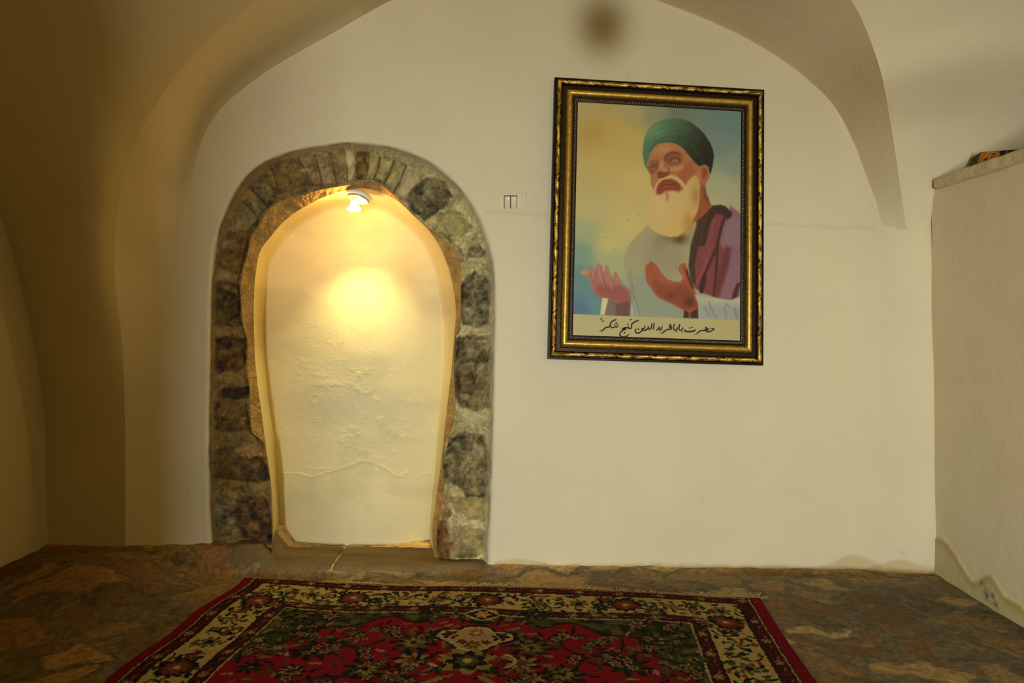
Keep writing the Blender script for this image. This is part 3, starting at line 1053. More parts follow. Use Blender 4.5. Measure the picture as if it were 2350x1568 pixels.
# patterned cloth bundle standing behind the ledge
def build_cloth():
    cv = Canvas(0, 0, 220, 160, 0.5, (24, 16, 8))
    cv.poly([(0, 0), (62, 0), (74, 16), (58, 60), (0, 160)], (128, 74, 20), fe=2)
    for x, y, r in ((26, 30, 9), (46, 12, 7), (40, 34, 6)):
        cv.poly([(x - r, y), (x, y - r * .6), (x + r, y), (x, y + r * .6)], (34, 24, 12), fe=1.5, wob=2, wf=.2)
    cv.poly([(-2, 40), (10, 40), (8, 160), (-4, 160)], (28, 16, 14), fe=2)
    for x in (22, 36, 62, 90, 118, 150, 180):
        cv.line([(x + 10, -4), (x - 22, 80), (x - 46, 150)], (176, 160, 136), 1.6, fe=.6, al=.8)
    cv.line([(60, 4), (78, 22), (100, 42)], (140, 84, 40), 2, al=.7)
    # (u right, v down) -> object: a thick stuffed panel leaning on the coping
    Yk = 2.90
    n, m = 120, 60
    u = np.linspace(0, 1, n)[None, :]
    v = np.linspace(0, 1, m)[:, None]
    tl, tr_ = U(2251, 349, 3.06), U(2520, 330, 2.72)
    zb = 1.876
    Xt = tl[0] + (tr_[0] - tl[0]) * u
    Yt = tl[1] + (tr_[1] - tl[1]) * u
    Zt = tl[2] + (tr_[2] - tl[2]) * u
    Pf = np.stack([Xt - 0.01 * (1 - v) * 0 - 0.03 * v * (1 - u) ** 6, Yt + 0 * v, Zt * (1 - v) + zb * v], -1)
    colr = lin(cv.sample(u * 390 + 0 * v, v * 70 + 0 * u)) / 0.6
    Pb = Pf + np.array([0.03, 0.10, 0.0])
    Pf[..., 1] += 0.006 * np.sin(u * 40) * v
    mb = MB()
    mb.grid(Pf, colr.reshape(-1, 3), flip=True)
    mb.grid(Pb, colr.reshape(-1, 3) * .8)
    for sl in ((0, slice(None)), (-1, slice(None)), (slice(None), 0), (slice(None), -1)):
        e1, e2 = Pf[sl], Pb[sl]
        mb.grid(np.stack([e1, e2], 1), lin((34, 22, 12)) / .32)
    o = mb.build('patterned_cloth', m_cloth, vcol=True, smooth=False)
    tag(o, 'orange and black patterned cloth with thin pale lines behind the ledge of the right wall', 'cloth')


build_cloth()


# ------------------------------------------------------------------ rug
def rug_frame():
    A = Uz(557, 1333)
    B = Uz(1746, 1379)
    ex = (B - A) / np.linalg.norm(B - A)
    ey = np.array([ex[1], -ex[0], 0.0])           # towards the camera
    ey = ey / np.linalg.norm(ey)
    return A, ex, ey, float(np.linalg.norm(B - A))


RA, REX, REY, RW = rug_frame()
RH = 2.3


def rug_uv(px, py):
    P = Uz(px, py) - RA
    return float(P @ REX), float(P @ REY)


def paint_rug():
    cv = Canvas(0, 0, RW, RH, 0.0019, (112, 15, 20))
    X, Y = cv.X, cv.Y
    RED, CR, DK, MAR, OLV, GRN, GLD, PNK, BRN = (126, 16, 28), (152, 122, 64), (24, 20, 13), (58, 18, 15), (62, 56, 24), (40, 42, 22), (118, 92, 36), (146, 76, 46), (92, 40, 20)
    TAN = (122, 96, 52)
    r2 = np.random.RandomState(3)
    # distance from each side, the back end has no red band
    es = np.minimum(X, RW - X)
    eb = Y + 0.038
    wv = (fbm(X * 9, Y * 9, 5, 2) - 0.5) * 0.006
    e = np.minimum(es, eb) + wv

    def band(a, b_, col):
        m = sst(a - 0.0015, a + 0.0015, e) * (1 - sst(b_ - 0.0015, b_ + 0.0015, e))
        cv.put((slice(None), slice(None)), m, col)
    band(-1, 0.050, (100, 12, 18))
    band(0.050, 0.056, DK)
    band(0.056, 0.062, CR)
    band(0.062, 0.112, MAR)
    band(0.112, 0.120, DK)
    band(0.120, 0.285, CR)
    band(0.285, 0.293, DK)
    band(0.293, 0.336, MAR)
    band(0.336, 0.342, DK)
    band(0.342, 0.350, CR)

    def flower(x, y, r, cols, pet=8, asp=1.0, rot=0.0, cut=0.35):
        sl = cv.box([(x, y)], r * 1.4)
        dx, dy = (X[sl] - x), (Y[sl] - y) / asp
        if dx.size == 0:
            return
        th = np.arctan2(dy, dx) + rot
        rr = np.hypot(dx, dy)
        rr = rr * (1 + 0.18 * (fbm(X[sl] * 60, Y[sl] * 60, 8, 2) - 0.5))
        for k, c in enumerate(cols):
            rad = r * (1 - k * 0.27) * (1 - cut * (0.5 - 0.5 * np.cos(pet * th + k * 1.5)))
            m = sst(-0.002, 0.002, rad - rr)
            cv.put(sl, m, c)

    def leaf(x, y, a, l, wd, col, edge=None):
        dx, dy = math.cos(a), math.sin(a)
        t = np.linspace(0, 1, 9)
        wv_ = wd * np.sin(np.pi * t) * (1 + 0.3 * np.sin(t * 9))
        L_ = [(x + dx * l * q - dy * p, y + dy * l * q + dx * p) for q, p in zip(t, wv_)]
        R_ = [(x + dx * l * q + dy * p, y + dy * l * q - dx * p) for q, p in zip(t, wv_)]
        pl = L_ + R_[::-1]
        if edge is not None:
            cv.poly(pl, edge, fe=0.004)
        cv.poly(pl, col, fe=0.0015)

    def arc(x, y, r, a0, a1, col, wd, hook=0.0):
        t = np.linspace(0, 1, 14)
        rr = r * (1 - hook * t)
        cv.line([(x + q * math.cos(a0 + (a1 - a0) * s_), y + q * math.sin(a0 + (a1 - a0) * s_)) for s_, q in zip(t, rr)], col, wd, fe=0.0015)

    # guard stripes: small flowers
    def along(off, step, fn):
        n = int((RH - 0.3) / step)
        for k in range(n):
            fn(off, 0.16 + k * step, 1, k)
            fn(RW - off, 0.16 + k * step, 1, k)
        n = int((RW - 2 * off) / step)
        for k in range(n + 1):
            fn(off + (RW - 2 * off) * k / max(n, 1), off - 0.038, 0, k)

    def guard(x, y, v, k):
        if k % 2:
            flower(x, y, 0.019, (CR, MAR, CR), 6)
        else:
            flower(x, y, 0.020, (DK, (110, 36, 24), DK), 5)
        if v:
            leaf(x - .012, y + .04, 1.3, .03, .006, DK)
            leaf(x + .01, y + .035, 1.9, .03, .005, (120, 70, 40))
        else:
            leaf(x + .035, y - .008, .2, .03, .005, DK)
            leaf(x + .04, y + .006, -.2, .03, .005, (120, 70, 40))
    along(0.087, 0.085, guard)
    along(0.315, 0.078, guard)

    # main border: rosette, palmette, tendrils
    def border(x, y, v, k):
        s = 1 if k % 2 else -1
        if k % 3 == 0:
            flower(x, y, 0.074, (DK, BRN, (104, 50, 32), CR, BRN), 12, 0.95, cut=.22)
        elif k % 3 == 1:
            flower(x, y, 0.056, (GRN, CR, BRN, CR), 6, 1.0, rot=k, cut=.5)
        else:
            flower(x, y, 0.044, (OLV, GLD, DK), 7, 1.0, rot=k)
        for j in range(20):
            a = r2.rand() * 6.28
            d = 0.045 + r2.rand() * 0.050
            if v:
                qx, qy = x + math.cos(a) * d * 0.9, y + math.sin(a) * d * 1.3
                if abs(qx - x) > .066:
                    qx = x + math.copysign(.066, qx - x)
            else:
                qx, qy = x + math.cos(a) * d * 1.5, y + math.sin(a) * d * 0.9
                if abs(qy - y) > .064:
                    qy = y + math.copysign(.064, qy - y)
            leaf(qx, qy, a + 1.3 * s, 0.036, 0.0095, (OLV, DK, GRN, (110, 36, 24), DK)[j % 5])
        if v:
            arc(x + .02 * s, y + .085, .05, 0 if s > 0 else 3.1, 4.2 if s > 0 else -1.1, DK, .008, .5)
            arc(x - .03 * s, y + .10, .028, 2, 6, OLV, .006, .4)
        else:
            arc(x + .10, y + .01 * s, .045, 3.3 * s, 0.2, DK, .008, .4)
            arc(x + .085, y - .02 * s, .025, 2, 6, OLV, .006, .4)
    n = int((RH - 0.3) / 0.185)
    for k in range(n):
        border(0.2025, 0.27 + k * 0.185, 1, k)
        border(RW - 0.2025, 0.27 + k * 0.185, 1, k)
    n = 10
    for k in range(n + 1):
        border(0.2025 + (RW - 0.405) * k / n, 0.1645, 0, k + 1)

    # field: olive spandrels in the corners with a scalloped dark edge
    cxm = RW / 2
    fx0, fy0 = 0.35, 0.312
    in_field = sst(0.348, 0.352, e)
    hx = np.abs(X - cxm)
    wfield = cxm - fx0
    yq = np.minimum(Y, RH - Y) - fy0
    prof = 0.055 + 0.44 * np.clip((hx - 0.12) / (wfield - 0.12), 0, 1) ** 3.4 + 0.030 * np.cos(hx * 26) + 0.012 * (fbm(X * 14, Y * 14, 12, 2) - .5)
    sp = (prof - yq)
    m = sst(-0.002, 0.004, sp) * in_field
    mo = fbm(X * 30, Y * 30, 33, 3)[..., None]
    olive = np.array([52, 48, 20]) + (mo > 0.56) * np.array([22, 16, 6]) - (mo < 0.40) * np.array([20, 18, 6])
    cv.a = cv.a * (1 - m[..., None]) + olive * m[..., None]
    m = np.exp(-(sp / 0.007) ** 2) * in_field
    cv.put((slice(None), slice(None)), m, DK)

    def mir(fn, x, y, *a, **k):
        fn(x, y, *a, **k)
        fn(RW - x, y, *a, **k)

    # scrolling vines
    for (cx_, cy_, r_, a0, a1) in ((.62, .75, .20, -2.4, 1.6), (.95, .62, .20, 2.4, -1.0), (.80, 1.02, .22, -2.8, .9), (1.05, .95, .16, 1.0, 4.2), (.55, 1.15, .18, -1.0, 2.6), (.72, .50, .13, 0, 3.6), (.48, .62, .12, -2, 1.8), (.60, 1.35, .22, -2.5, .6), (.95, 1.25, .20, 2.6, -.6)):
        for s in (0, 1):
            if s:
                arc(RW - cx_, cy_, r_, math.pi - a0, math.pi - a1, GRN, .013, .25)
                arc(RW - cx_, cy_, r_, math.pi - a0, math.pi - a1, DK, .008, .25)
            else:
                arc(cx_, cy_, r_, a0, a1, GRN, .013, .25)
                arc(cx_, cy_, r_, a0, a1, DK, .008, .25)
    PAL = {'d': (DK, GRN, DK, TAN), 'y': (DK, OLV, GLD, DK), 'g': (GRN, OLV, TAN), 'c': (DK, TAN, BRN, OLV), 'r': (DK, (90, 20, 20), TAN)}
    spots = [(990, 1411, .060, 'd', 8), (1041, 1429, .040, 'y', 6), (950, 1488, .095, 'y', 8), (947, 1526, .080, 'c', 7), (724, 1505, .090, 'd', 9), (579, 1547, .050, 'd', 7), (840, 1545, .085, 'y', 9), (900, 1560, .05, 'c', 7), (700, 1465, .05, 'y', 6), (640, 1500, .045, 'g', 6), (810, 1462, .045, 'y', 6), (600, 1480, .05, 'g', 7), (860, 1402, .05, 'g', 6), (760, 1420, .05, 'c', 6), (680, 1425, .045, 'd', 6), (780, 1490, .03, 'r', 5), (900, 1455, .045, 'c', 7), (1015, 1465, .04, 'g', 6), (740, 1390, .05, 'g', 7), (860, 1385, .045, 'd', 7), (1000, 1388, .04, 'c', 7), (630, 1400, .04, 'c', 5), (1060, 1500, .035, 'r', 6), (1010, 1545, .045, 'd', 6), (670, 1556, .06, 'c', 8)]
    for px_, py_, r_, k, pt in spots:
        u_, v_ = rug_uv(px_, py_)
        mir(flower, u_, v_, r_, PAL[k], pt, 0.9, rot=px_ * .1, cut=.45)
        for j in range(5):
            a = j * 1.256 + px_
            mir(leaf, u_ + math.cos(a) * r_ * 1.15, v_ + math.sin(a) * r_ * 1.15, a + .9, .035 + .02 * r2.rand(), .008, (OLV, TAN, DK, (110, 76, 36), GRN)[j])
    for k in range(420):
        u_ = 0.37 + r2.rand() * (cxm - 0.41)
        v_ = 0.33 + r2.rand() * 1.8
        a = r2.rand() * 6.28
        q = r2.randint(4)
        if q == 0:
            mir(flower, u_, v_, .018 + .016 * r2.rand(), (DK, TAN, BRN), 5, rot=a)
        elif q == 1:
            mir(leaf, u_, v_, a, .05, .009, OLV, DK)
        elif q == 2:
            mir(leaf, u_, v_, a, .045, .009, (96, 72, 34), GRN)
        else:
            mir(leaf, u_, v_, a, .05, .008, DK)
    for k in range(26):                       # beyond the picture the pattern goes on
        mir(flower, .5 + r2.rand() * .6, 1.4 + r2.rand() * .6, .05 + .04 * r2.rand(), PAL['dygcr'[k % 5]], 7, rot=k)
    # centre axis: oval, small diamond, cartouche, palmette
    u_, v_ = rug_uv(1130, 1425)
    cxm_ = cxm
    dv = v_
    cv.poly([(cxm_ - .075, dv), (cxm_ - .04, dv - .045), (cxm_, dv - .058), (cxm_ + .04, dv - .045), (cxm_ + .075, dv), (cxm_ + .04, dv + .045), (cxm_, dv + .058), (cxm_ - .04, dv + .045)], CR, fe=.003)
    cv.poly([(cxm_ - .068, dv), (cxm_, dv - .050), (cxm_ + .068, dv), (cxm_, dv + .050)], DK, fe=.006)
    flower(cxm_, dv, .035, (CR, PNK, CR), 6)
    u_, v_ = rug_uv(1122, 1452)
    leaf(cxm_ - .07, v_ + .005, 0, .14, .022, BRN, OLV)
    u_, v_ = rug_uv(1121, 1480)
    sh = [(0, .105), (.05, .085), (.085, .035), (.118, .020), (.145, -.005), (.138, -.045), (.100, -.062), (.066, -.058), (.050, -.085), (0, -.100)]
    full = [(cxm_ + a_, v_ + b_) for a_, b_ in sh] + [(cxm_ - a_, v_ + b_) for a_, b_ in sh[::-1]]
    n_ = np.array(full)
    c0 = np.array([cxm_, v_])
    cv.poly(c0 + (n_ - c0) * 1.14, DK, fe=.003)
    cv.poly(n_, CR, fe=.002)
    cv.poly(c0 + (n_ - c0) * 0.86, (140, 108, 62), fe=.002)
    for s in (-1, 1):
        flower(cxm_ + s * .095, v_ - .020, .034, (DK, (80, 30, 40), DK), 6)
        flower(cxm_ + s * .045, v_ + .028, .018, (DK, BRN), 5)
        arc(cxm_ + s * .05, v_ + .01, .045, -1.2 if s > 0 else math.pi + 1.2, 1.2 if s > 0 else math.pi - 1.2, CR, .008)
    flower(cxm_, v_ - .045, .03, (BRN, PNK, CR), 7)
    flower(cxm_, v_ + .050, .034, (BRN, OLV, GLD), 7)
    u_, v_ = rug_uv(1118, 1532)
    flower(cxm_, v_, .105, (GLD, DK, OLV, CR), 7, .9, rot=.4, cut=.3)
    for s in (-1, 1):
        arc(cxm_ + s * .12, v_ - .01, .055, 1.2, -1.4 + (3.14 if s < 0 else 0), CR, .014, .3)
        leaf(cxm_ + s * .05, v_ + .10, 1.5708 - s * .9, .12, .014, GLD, DK)
    flower(cxm_, v_ + .28, .12, (CR, DK, GLD, BRN), 9)
    # woven texture
    nz = fbm(X * 260, Y * 260, 14, 2)
    cv.a *= (0.82 + 0.36 * nz)[..., None]
    return cv


def build_rug():
    cv = paint_rug()
    us = np.arange(0, RW + 1e-6, 0.0021)
    us[-1] = RW
    vs = np.r_[np.arange(0, 1.35, 0.0023), np.arange(1.35, RH, 0.03)]
    Ug, Vg = np.meshgrid(us, vs)
    # the old rug does not lie quite straight
    sx = 0.010 * np.sin(Vg * 5.5 + 0.6) * sst(0.9, 0, Ug) + 0.010 * np.sin(Vg * 13) * sst(0.5, 0, Ug)
    sy = 0.026 * np.sin(Ug * 3.6 - 0.4) * np.exp(-Vg * 1.5) * np.sin(np.pi * Ug / RW)
    Xw = RA[0] + REX[0] * (Ug + sx) + REY[0] * (Vg + sy)
    Yw = RA[1] + REX[1] * (Ug + sx) + REY[1] * (Vg + sy)
    ze = floor_z(Xw, Yw, False) + 0.020
    nz = 0.006 * np.sin(Ug * 7 + 1) * np.sin(Vg * 5) + 0.008 * (fbm(Ug * 3, Vg * 3, 141, 2) - .5)
    edge = np.minimum(np.minimum(Ug, RW - Ug), np.minimum(Vg, RH - Vg))
    Z = ze + nz - 0.013 * np.exp(-edge / 0.006)
    P = np.stack([Xw, Yw, Z], -1)
    jx = (vn(Ug * 150, Vg * 150, 3) - .5) * .008
    jy = (vn(Ug * 150, Vg * 150, 9) - .5) * .011
    c = lin(cv.sample(Ug + jx, Vg + jy)) / np.array([0.92, 0.80, 0.66])
    c = np.clip(c, 0, 0.75)
    o = grid_obj('rug', P, m_rug, col=c, flip=False)
    tag(o, 'red, cream and dark green floral oriental wool rug with fringed end on the stone floor', 'rug')
    # fringe of loose threads at the far end
    mb = MB()
    r3 = np.random.RandomState(11)
    for k in range(620):
        u = (k + r3.rand()) / 620 * RW
        j = np.argmin(abs(us - u))
        p0 = P[0, j] + np.array([0, 0, -0.004])
        ln = 0.035 + 0.030 * r3.rand()
        if u < RW * .45:
            ln *= 0.35
        a = r3.randn() * 0.55
        cur = r3.randn() * 0.9
        pts = []
        d = -REY * math.cos(a) + REX * math.sin(a)
        p = p0.copy()
        for q in range(5):
            pts.append(p.copy())
            a += cur * 0.25
            d = -REY * math.cos(a) + REX * math.sin(a)
            p = p + d * ln / 4
            p[2] = float(floor_z(p[0], p[1])) + 0.007
        pts = np.array(pts)
        tan = np.gradient(pts, axis=0)
        sd = np.stack([-tan[:, 1], tan[:, 0], 0 * tan[:, 0]], -1)
        sd /= np.linalg.norm(sd, axis=1)[:, None] + 1e-9
        wdt = 0.0022
        G = np.stack([pts - sd * wdt, pts + np.array([0, 0, .0015]), pts + sd * wdt], 1)
        mb.grid(G)
    mb.build('fringe', m_fringe, o, smooth=True)['label'] = 'pale cotton fringe'


build_rug()


# ------------------------------------------------------------------ framed picture
def paint_portrait():
    cv = Canvas(1305, 225, 1710, 800, 0.8, (160, 145, 90))
    X, Y = cv.X, cv.Y
    # background sky as a soft field between colour notes
    notes = [(1345, 260, (168, 146, 92)), (1360, 300, (168, 138, 66)), (1420, 300, (176, 148, 76)), (1400, 380, (180, 154, 84)), (1340, 400, (176, 152, 92)), (1420, 460, (180, 158, 96)),
             (1350, 480, (172, 158, 100)), (1335, 530, (146, 150, 104)), (1330, 580, (110, 132, 108)), (1330, 640, (84, 116, 108)), (1330, 715, (66, 96, 112)), (1370, 700, (84, 118, 112)),
             (1400, 560, (176, 162, 96)), (1400, 600, (150, 150, 102)), (1440, 520, (182, 162, 98)), (1450, 260, (160, 146, 98)), (1500, 262, (134, 132, 98)), (1560, 262, (104, 114, 92)), (1640, 270, (102, 118, 106)),
             (1685, 290, (96, 120, 114)), (1660, 330, (108, 124, 108)), (1685, 380, (122, 134, 112)), (1660, 430, (152, 150, 112)), (1685, 450, (154, 150, 114)), (1640, 460, (160, 152, 110)), (1450, 330, (176, 152, 82)), (1460, 420, (184, 160, 92))]
    num = np.zeros(cv.a.shape)
    den = np.zeros(X.shape)
    for x, y, c in notes:
        wgt = 1.0 / (((X - x) ** 2 + (Y - y) ** 2) / 900.0 + 0.25) ** 1.7
        num += wgt[..., None] * np.array(c, float)
        den += wgt
    cv.a = num / den[..., None]

    def a5(l):
        return [(1440 + x / 5.407, 250 + y / 5.407) for x, y in l]

    def a2(l):
        return [(1240 + x / 4.352, 500 + y / 4.352) for x, y in l]
    # robe
    cv.poly(a2([(1075, 60), (1040, 110), (960, 180), (900, 250), (850, 340), (830, 420), (850, 560), (880, 660), (910, 760), (905, 990), (1440, 1010), (1600, 900), (1560, 300), (1560, 0), (1300, -100)]), (146, 136, 98), fe=2.5, wob=1.5, wf=.1)
    cv.poly(a2([(900, 700), (1000, 560), (1300, 620), (1440, 860), (1440, 1010), (920, 1000)]), (128, 132, 108), fe=14, al=.9)
    cv.poly(a2([(1040, 330), (1200, 260), (1400, 330), (1450, 500), (1200, 600), (1020, 480)]), (138, 124, 92), fe=14, al=.7)
    cv.blob(1532, 540, 24, 16, (104, 92, 62), .8)
    cv.blob(1560, 548, 18, 13, (76, 56, 22), .85)
    cv.blob(1512, 560, 22, 18, (124, 112, 80), .5)
    for l in ([(900, 520), (930, 720), (990, 990)], [(905, 700), (960, 900), (975, 990)], [(880, 560), (890, 640), (920, 700)]):
        cv.line(a2(l), (104, 104, 82), 2.2, fe=1.5, al=.7)
    cv.poly(a2([(890, 780), (940, 830), (990, 1000), (900, 990)]), (150, 150, 130), fe=2, al=.8)
    cv.line(a2([(915, 820), (935, 900), (960, 990)]), (96, 100, 92), 2, al=.7)
    # shawl
    cv.poly(a5([(1010, 1215), (1060, 1200), (1150, 1190), (1200, 1205), (1300, 1290), (1420, 1350), (1480, 1600), (1480, 1800), (880, 1800), (850, 1500), (860, 1380), (960, 1300)]), (102, 60, 52), fe=1.5)
    cv.poly(a2([(1620, -60), (1990, -40), (1990, 830), (1780, 805), (1600, 745), (1530, 690), (1490, 480), (1530, 300), (1560, 100)]), (112, 58, 54), fe=2.5)
    cv.poly(a2([(1900, -120), (2000, -40), (2000, 700), (1940, 820), (1790, 805), (1850, 600), (1880, 400), (1790, 250), (1830, 80)]), (122, 86, 92), fe=4)
    cv.poly(a5([(1230, 1390), (1300, 1310), (1480, 1360), (1480, 1700), (1180, 1700)]), (124, 94, 96), fe=4)
    cv.poly(a2([(1850, 280), (1910, 300), (1880, 480), (1820, 640), (1760, 790), (1740, 700), (1800, 500)]), (92, 44, 46), fe=6, al=.85)
    for l, w_, c_ in (([(1660, -190), (1640, -50), (1590, 120), (1540, 300), (1510, 480), (1530, 640)], 15, (56, 42, 30)),
                      ([(1580, 60), (1520, 280), (1500, 480)], 9, (60, 46, 34)),
                      ([(1860, -60), (1800, 120), (1760, 300), (1660, 520), (1590, 700)], 6, (58, 32, 28)),
                      ([(1770, 260), (1760, 500), (1730, 780)], 6, (64, 32, 30)),
                      ([(1640, 560), (1610, 740)], 12, (50, 30, 24)),
                      ([(1700, 300), (1640, 500), (1560, 660)], 7, (128, 66, 60)),
                      ([(1740, 0), (1700, 200), (1620, 420)], 6, (126, 62, 58)),
                      ([(1980, 660), (1930, 800)], 10, (64, 30, 34))):
        cv.line(a2(l), c_, w_, fe=2.0, al=.9, taper=.3)
    cv.poly(a5([(1010, 1230), (1050, 1205), (1150, 1192), (1220, 1210), (1300, 1290), (1290, 1340), (1240, 1380), (1200, 1320), (1100, 1300), (1030, 1400), (960, 1700), (880, 1700), (960, 1450)]), (58, 40, 32), fe=2)
    cv.line(a5([(860, 1400), (900, 1360), (960, 1380), (900, 1480)]), (70, 50, 40), 5, al=.8)
    # neck and face
    skin = (160, 104, 62)
    cv.poly(a5([(860, 900), (900, 800), (960, 940), (970, 1010), (990, 1090), (1020, 1160), (1060, 1210), (1000, 1260), (930, 1340), (850, 1390), (760, 1440), (780, 1200)]), (136, 74, 40), fe=1.2)
    cv.poly(a5([(965, 960), (985, 1080), (1020, 1160), (990, 1180), (940, 1080), (930, 960)]), (110, 62, 38), fe=3, al=.8)
    cv.poly(a5([(240, 740), (262, 610), (300, 515), (345, 462), (410, 432), (490, 418), (580, 428), (650, 455), (720, 520), (790, 600), (850, 660), (920, 700), (960, 760), (920, 900), (870, 1000), (560, 1120), (360, 1080), (320, 1010), (295, 950), (288, 880), (285, 820)]), skin, fe=1.2)
    cv.blob(1440 + 470 / 5.4, 250 + 500 / 5.4, 26, 11, (178, 124, 80), .8)
    cv.blob(1440 + 620 / 5.4, 250 + 500 / 5.4, 12, 10, (150, 100, 66), .6)
    cv.poly(a5([(620, 800), (700, 700), (800, 670), (860, 760), (820, 840), (760, 880), (720, 950), (640, 900)]), (148, 72, 50), fe=10, al=.65)
    cv.blob(1440 + 760 / 5.4, 250 + 690 / 5.4, 10, 7, (154, 84, 50), .7)
    cv.poly(a5([(535, 720), (610, 700), (700, 690), (690, 740), (600, 780), (540, 760)]), (178, 126, 78), fe=3, al=.8)
    cv.poly(a5([(245, 730), (300, 660), (390, 640), (390, 740), (330, 810), (290, 820)]), (124, 72, 44), fe=3, al=.85)
    cv.poly(a5([(440, 640), (480, 560), (560, 520), (660, 550), (690, 620), (650, 690), (560, 710), (480, 690)]), (124, 72, 46), fe=7, al=.85)
    cv.line(a5([(455, 640), (490, 570), (560, 535), (650, 560)]), (96, 56, 42), 4, fe=1.6, al=.8)
    cv.line(a5([(270, 660), (330, 635), (395, 640)]), (118, 84, 66), 4, fe=1.6, al=.8)
    # eyes
    cv.poly(a5([(545, 645), (575, 622), (615, 626), (640, 648), (600, 660), (562, 660)]), (148, 108, 84), fe=1.2)
    cv.blob(1440 + 588 / 5.4, 250 + 638 / 5.4, 2.8, 3.0, (108, 68, 54), .7)
    cv.blob(1440 + 578 / 5.4, 250 + 622 / 5.4, 1.0, 1.0, (176, 140, 116), .7)
    cv.line(a5([(525, 645), (572, 608), (630, 616), (658, 652)]), (88, 48, 36), 2.8, fe=1.0, al=.85)
    cv.line(a5([(550, 680), (610, 690), (660, 660)]), (120, 66, 46), 1.6, al=.7)
    cv.poly(a5([(300, 730), (330, 712), (365, 720), (355, 755), (315, 760)]), (136, 94, 72), fe=1.2)
    cv.blob(1440 + 338 / 5.4, 250 + 732 / 5.4, 2.4, 2.6, (104, 60, 48), .8)
    cv.line(a5([(290, 730), (335, 700), (375, 715)]), (88, 48, 34), 1.8, al=.8)
    # nose
    cv.poly(a5([(400, 640), (450, 630), (470, 700), (500, 760), (440, 780), (385, 780), (390, 700)]), (174, 118, 80), fe=2.5, al=.85)
    cv.poly(a5([(365, 800), (400, 765), (450, 790), (510, 775), (520, 820), (480, 850), (420, 860), (380, 860)]), (108, 58, 36), fe=1.8, al=.9)
    cv.line(a5([(460, 700), (510, 750), (530, 800)]), (124, 66, 42), 3, al=.7)
    cv.poly(a5([(288, 830), (340, 800), (372, 830), (380, 900), (330, 960), (300, 950)]), (158, 96, 68), fe=2, al=.8)
    # ear
    cv.poly(a5([(900, 745), (920, 700), (965, 688), (1005, 715), (1020, 790), (1005, 870), (960, 945), (920, 955), (880, 920), (900, 840)]), (154, 88, 56), fe=1.2)
    cv.poly(a5([(930, 740), (975, 730), (990, 790), (960, 860), (930, 870), (935, 800)]), (122, 64, 42), fe=2, al=.85)
    cv.line(a5([(935, 720), (985, 725), (1000, 790)]), (172, 108, 74), 2, al=.6)
    # turban
    tb = a5([(190, 580), (192, 470), (212, 360), (255, 255), (335, 180), (440, 132), (560, 114), (680, 124), (790, 168), (880, 236), (960, 320), (1030, 430), (1064, 520), (1072, 600), (1052, 730), (1025, 820), (1008, 720), (965, 688), (920, 700), (890, 712), (830, 660), (765, 580), (710, 510), (650, 455), (580, 425), (490, 412), (400, 428), (340, 465), (300, 520), (265, 600), (245, 680), (240, 745), (212, 690)])
    cv.poly(tb, (82, 118, 82), fe=1.2)
    tm = Canvas(1305, 225, 1710, 800, 0.8)
    tm.poly(tb, (1, 1, 1), fe=1.2)
    tm = tm.a[..., :1]
    g = np.clip((X - 1475) / 160 * 0.75 + (Y - 275) / 110 * 0.35, 0, 1)[..., None]
    g = g * g * (3 - 2 * g)
    tc = np.array([92, 132, 92]) * (1 - g) + np.array([36, 38, 26]) * g
    bl = np.exp(-(((X - 1480) / 16) ** 2 + ((Y - 365) / 30) ** 2))[..., None]
    tc = tc * (1 - bl * .6) + np.array([78, 108, 100]) * bl * .6
    yl = np.exp(-(((X - 1500) / 26) ** 2 + ((Y - 302) / 14) ** 2))[..., None]
    tc = tc * np.array([1.02, 0.95, 0.94])
    tc = tc * (1 - yl * .5) + np.array([112, 142, 84]) * yl * .5
    cv.a = cv.a * (1 - tm) + tc * tm
    for l, w_, c_, al in (([(270, 520), (360, 410), (480, 350), (600, 340), (700, 370), (800, 450), (880, 560)], 5, (50, 84, 60), .6),
                          ([(300, 300), (440, 240), (600, 230), (760, 290)], 3, (64, 104, 78), .5),
                          ([(215, 560), (250, 440), (330, 360), (460, 300), (640, 300)], 3, (66, 104, 82), .5),
                          ([(480, 180), (620, 190), (760, 250), (880, 380)], 3, (56, 90, 72), .45),
                          ([(640, 340), (760, 420), (880, 560), (950, 660)], 5, (44, 56, 34), .5),
                          ([(400, 420), (500, 400), (600, 415), (690, 470), (770, 570), (850, 660)], 2.5, (34, 60, 42), .6)):
        cv.line(a5(l), c_, w_, fe=2.0, al=al)
    # beard
    bd = a5([(318, 1000), (340, 1070), (400, 1080), (470, 1050), (560, 1020), (650, 1040), (720, 960), (780, 860), (840, 825), (885, 900), (900, 960), (895, 1100), (880, 1220), (850, 1320), (800, 1400), (740, 1480), (690, 1540), (620, 1585), (520, 1590), (420, 1560), (330, 1520), (262, 1460), (250, 1350), (268, 1200), (292, 1090)])
    cv.poly(bd, (186, 154, 94), fe=2.2, wob=1.5, wf=.15)
    cv.blob(1510, 470, 26, 34, (192, 162, 102), .8)
    cv.blob(1540, 530, 28, 10, (190, 154, 76), .8)
    cv.blob(1580, 510, 14, 22, (160, 116, 42), .75)
    cv.blob(1596, 450, 12, 26, (150, 108, 50), .7)
    cv.blob(1600, 415, 8, 12, (172, 134, 78), .6)
    cv.line(a5([(490, 1060), (500, 1100), (490, 1130)]), (140, 96, 58), 5, fe=2, al=.7)
    # mouth
    cv.poly(a5([(365, 1060), (362, 980), (385, 915), (440, 875), (510, 870), (590, 890), (640, 930), (665, 980), (650, 1015), (560, 1005), (470, 1015), (410, 1055)]), (124, 60, 36), fe=1.8)
    cv.poly(a5([(395, 985), (440, 930), (520, 915), (590, 930), (560, 970), (480, 985)]), (140, 68, 48), fe=1.6, al=.9)
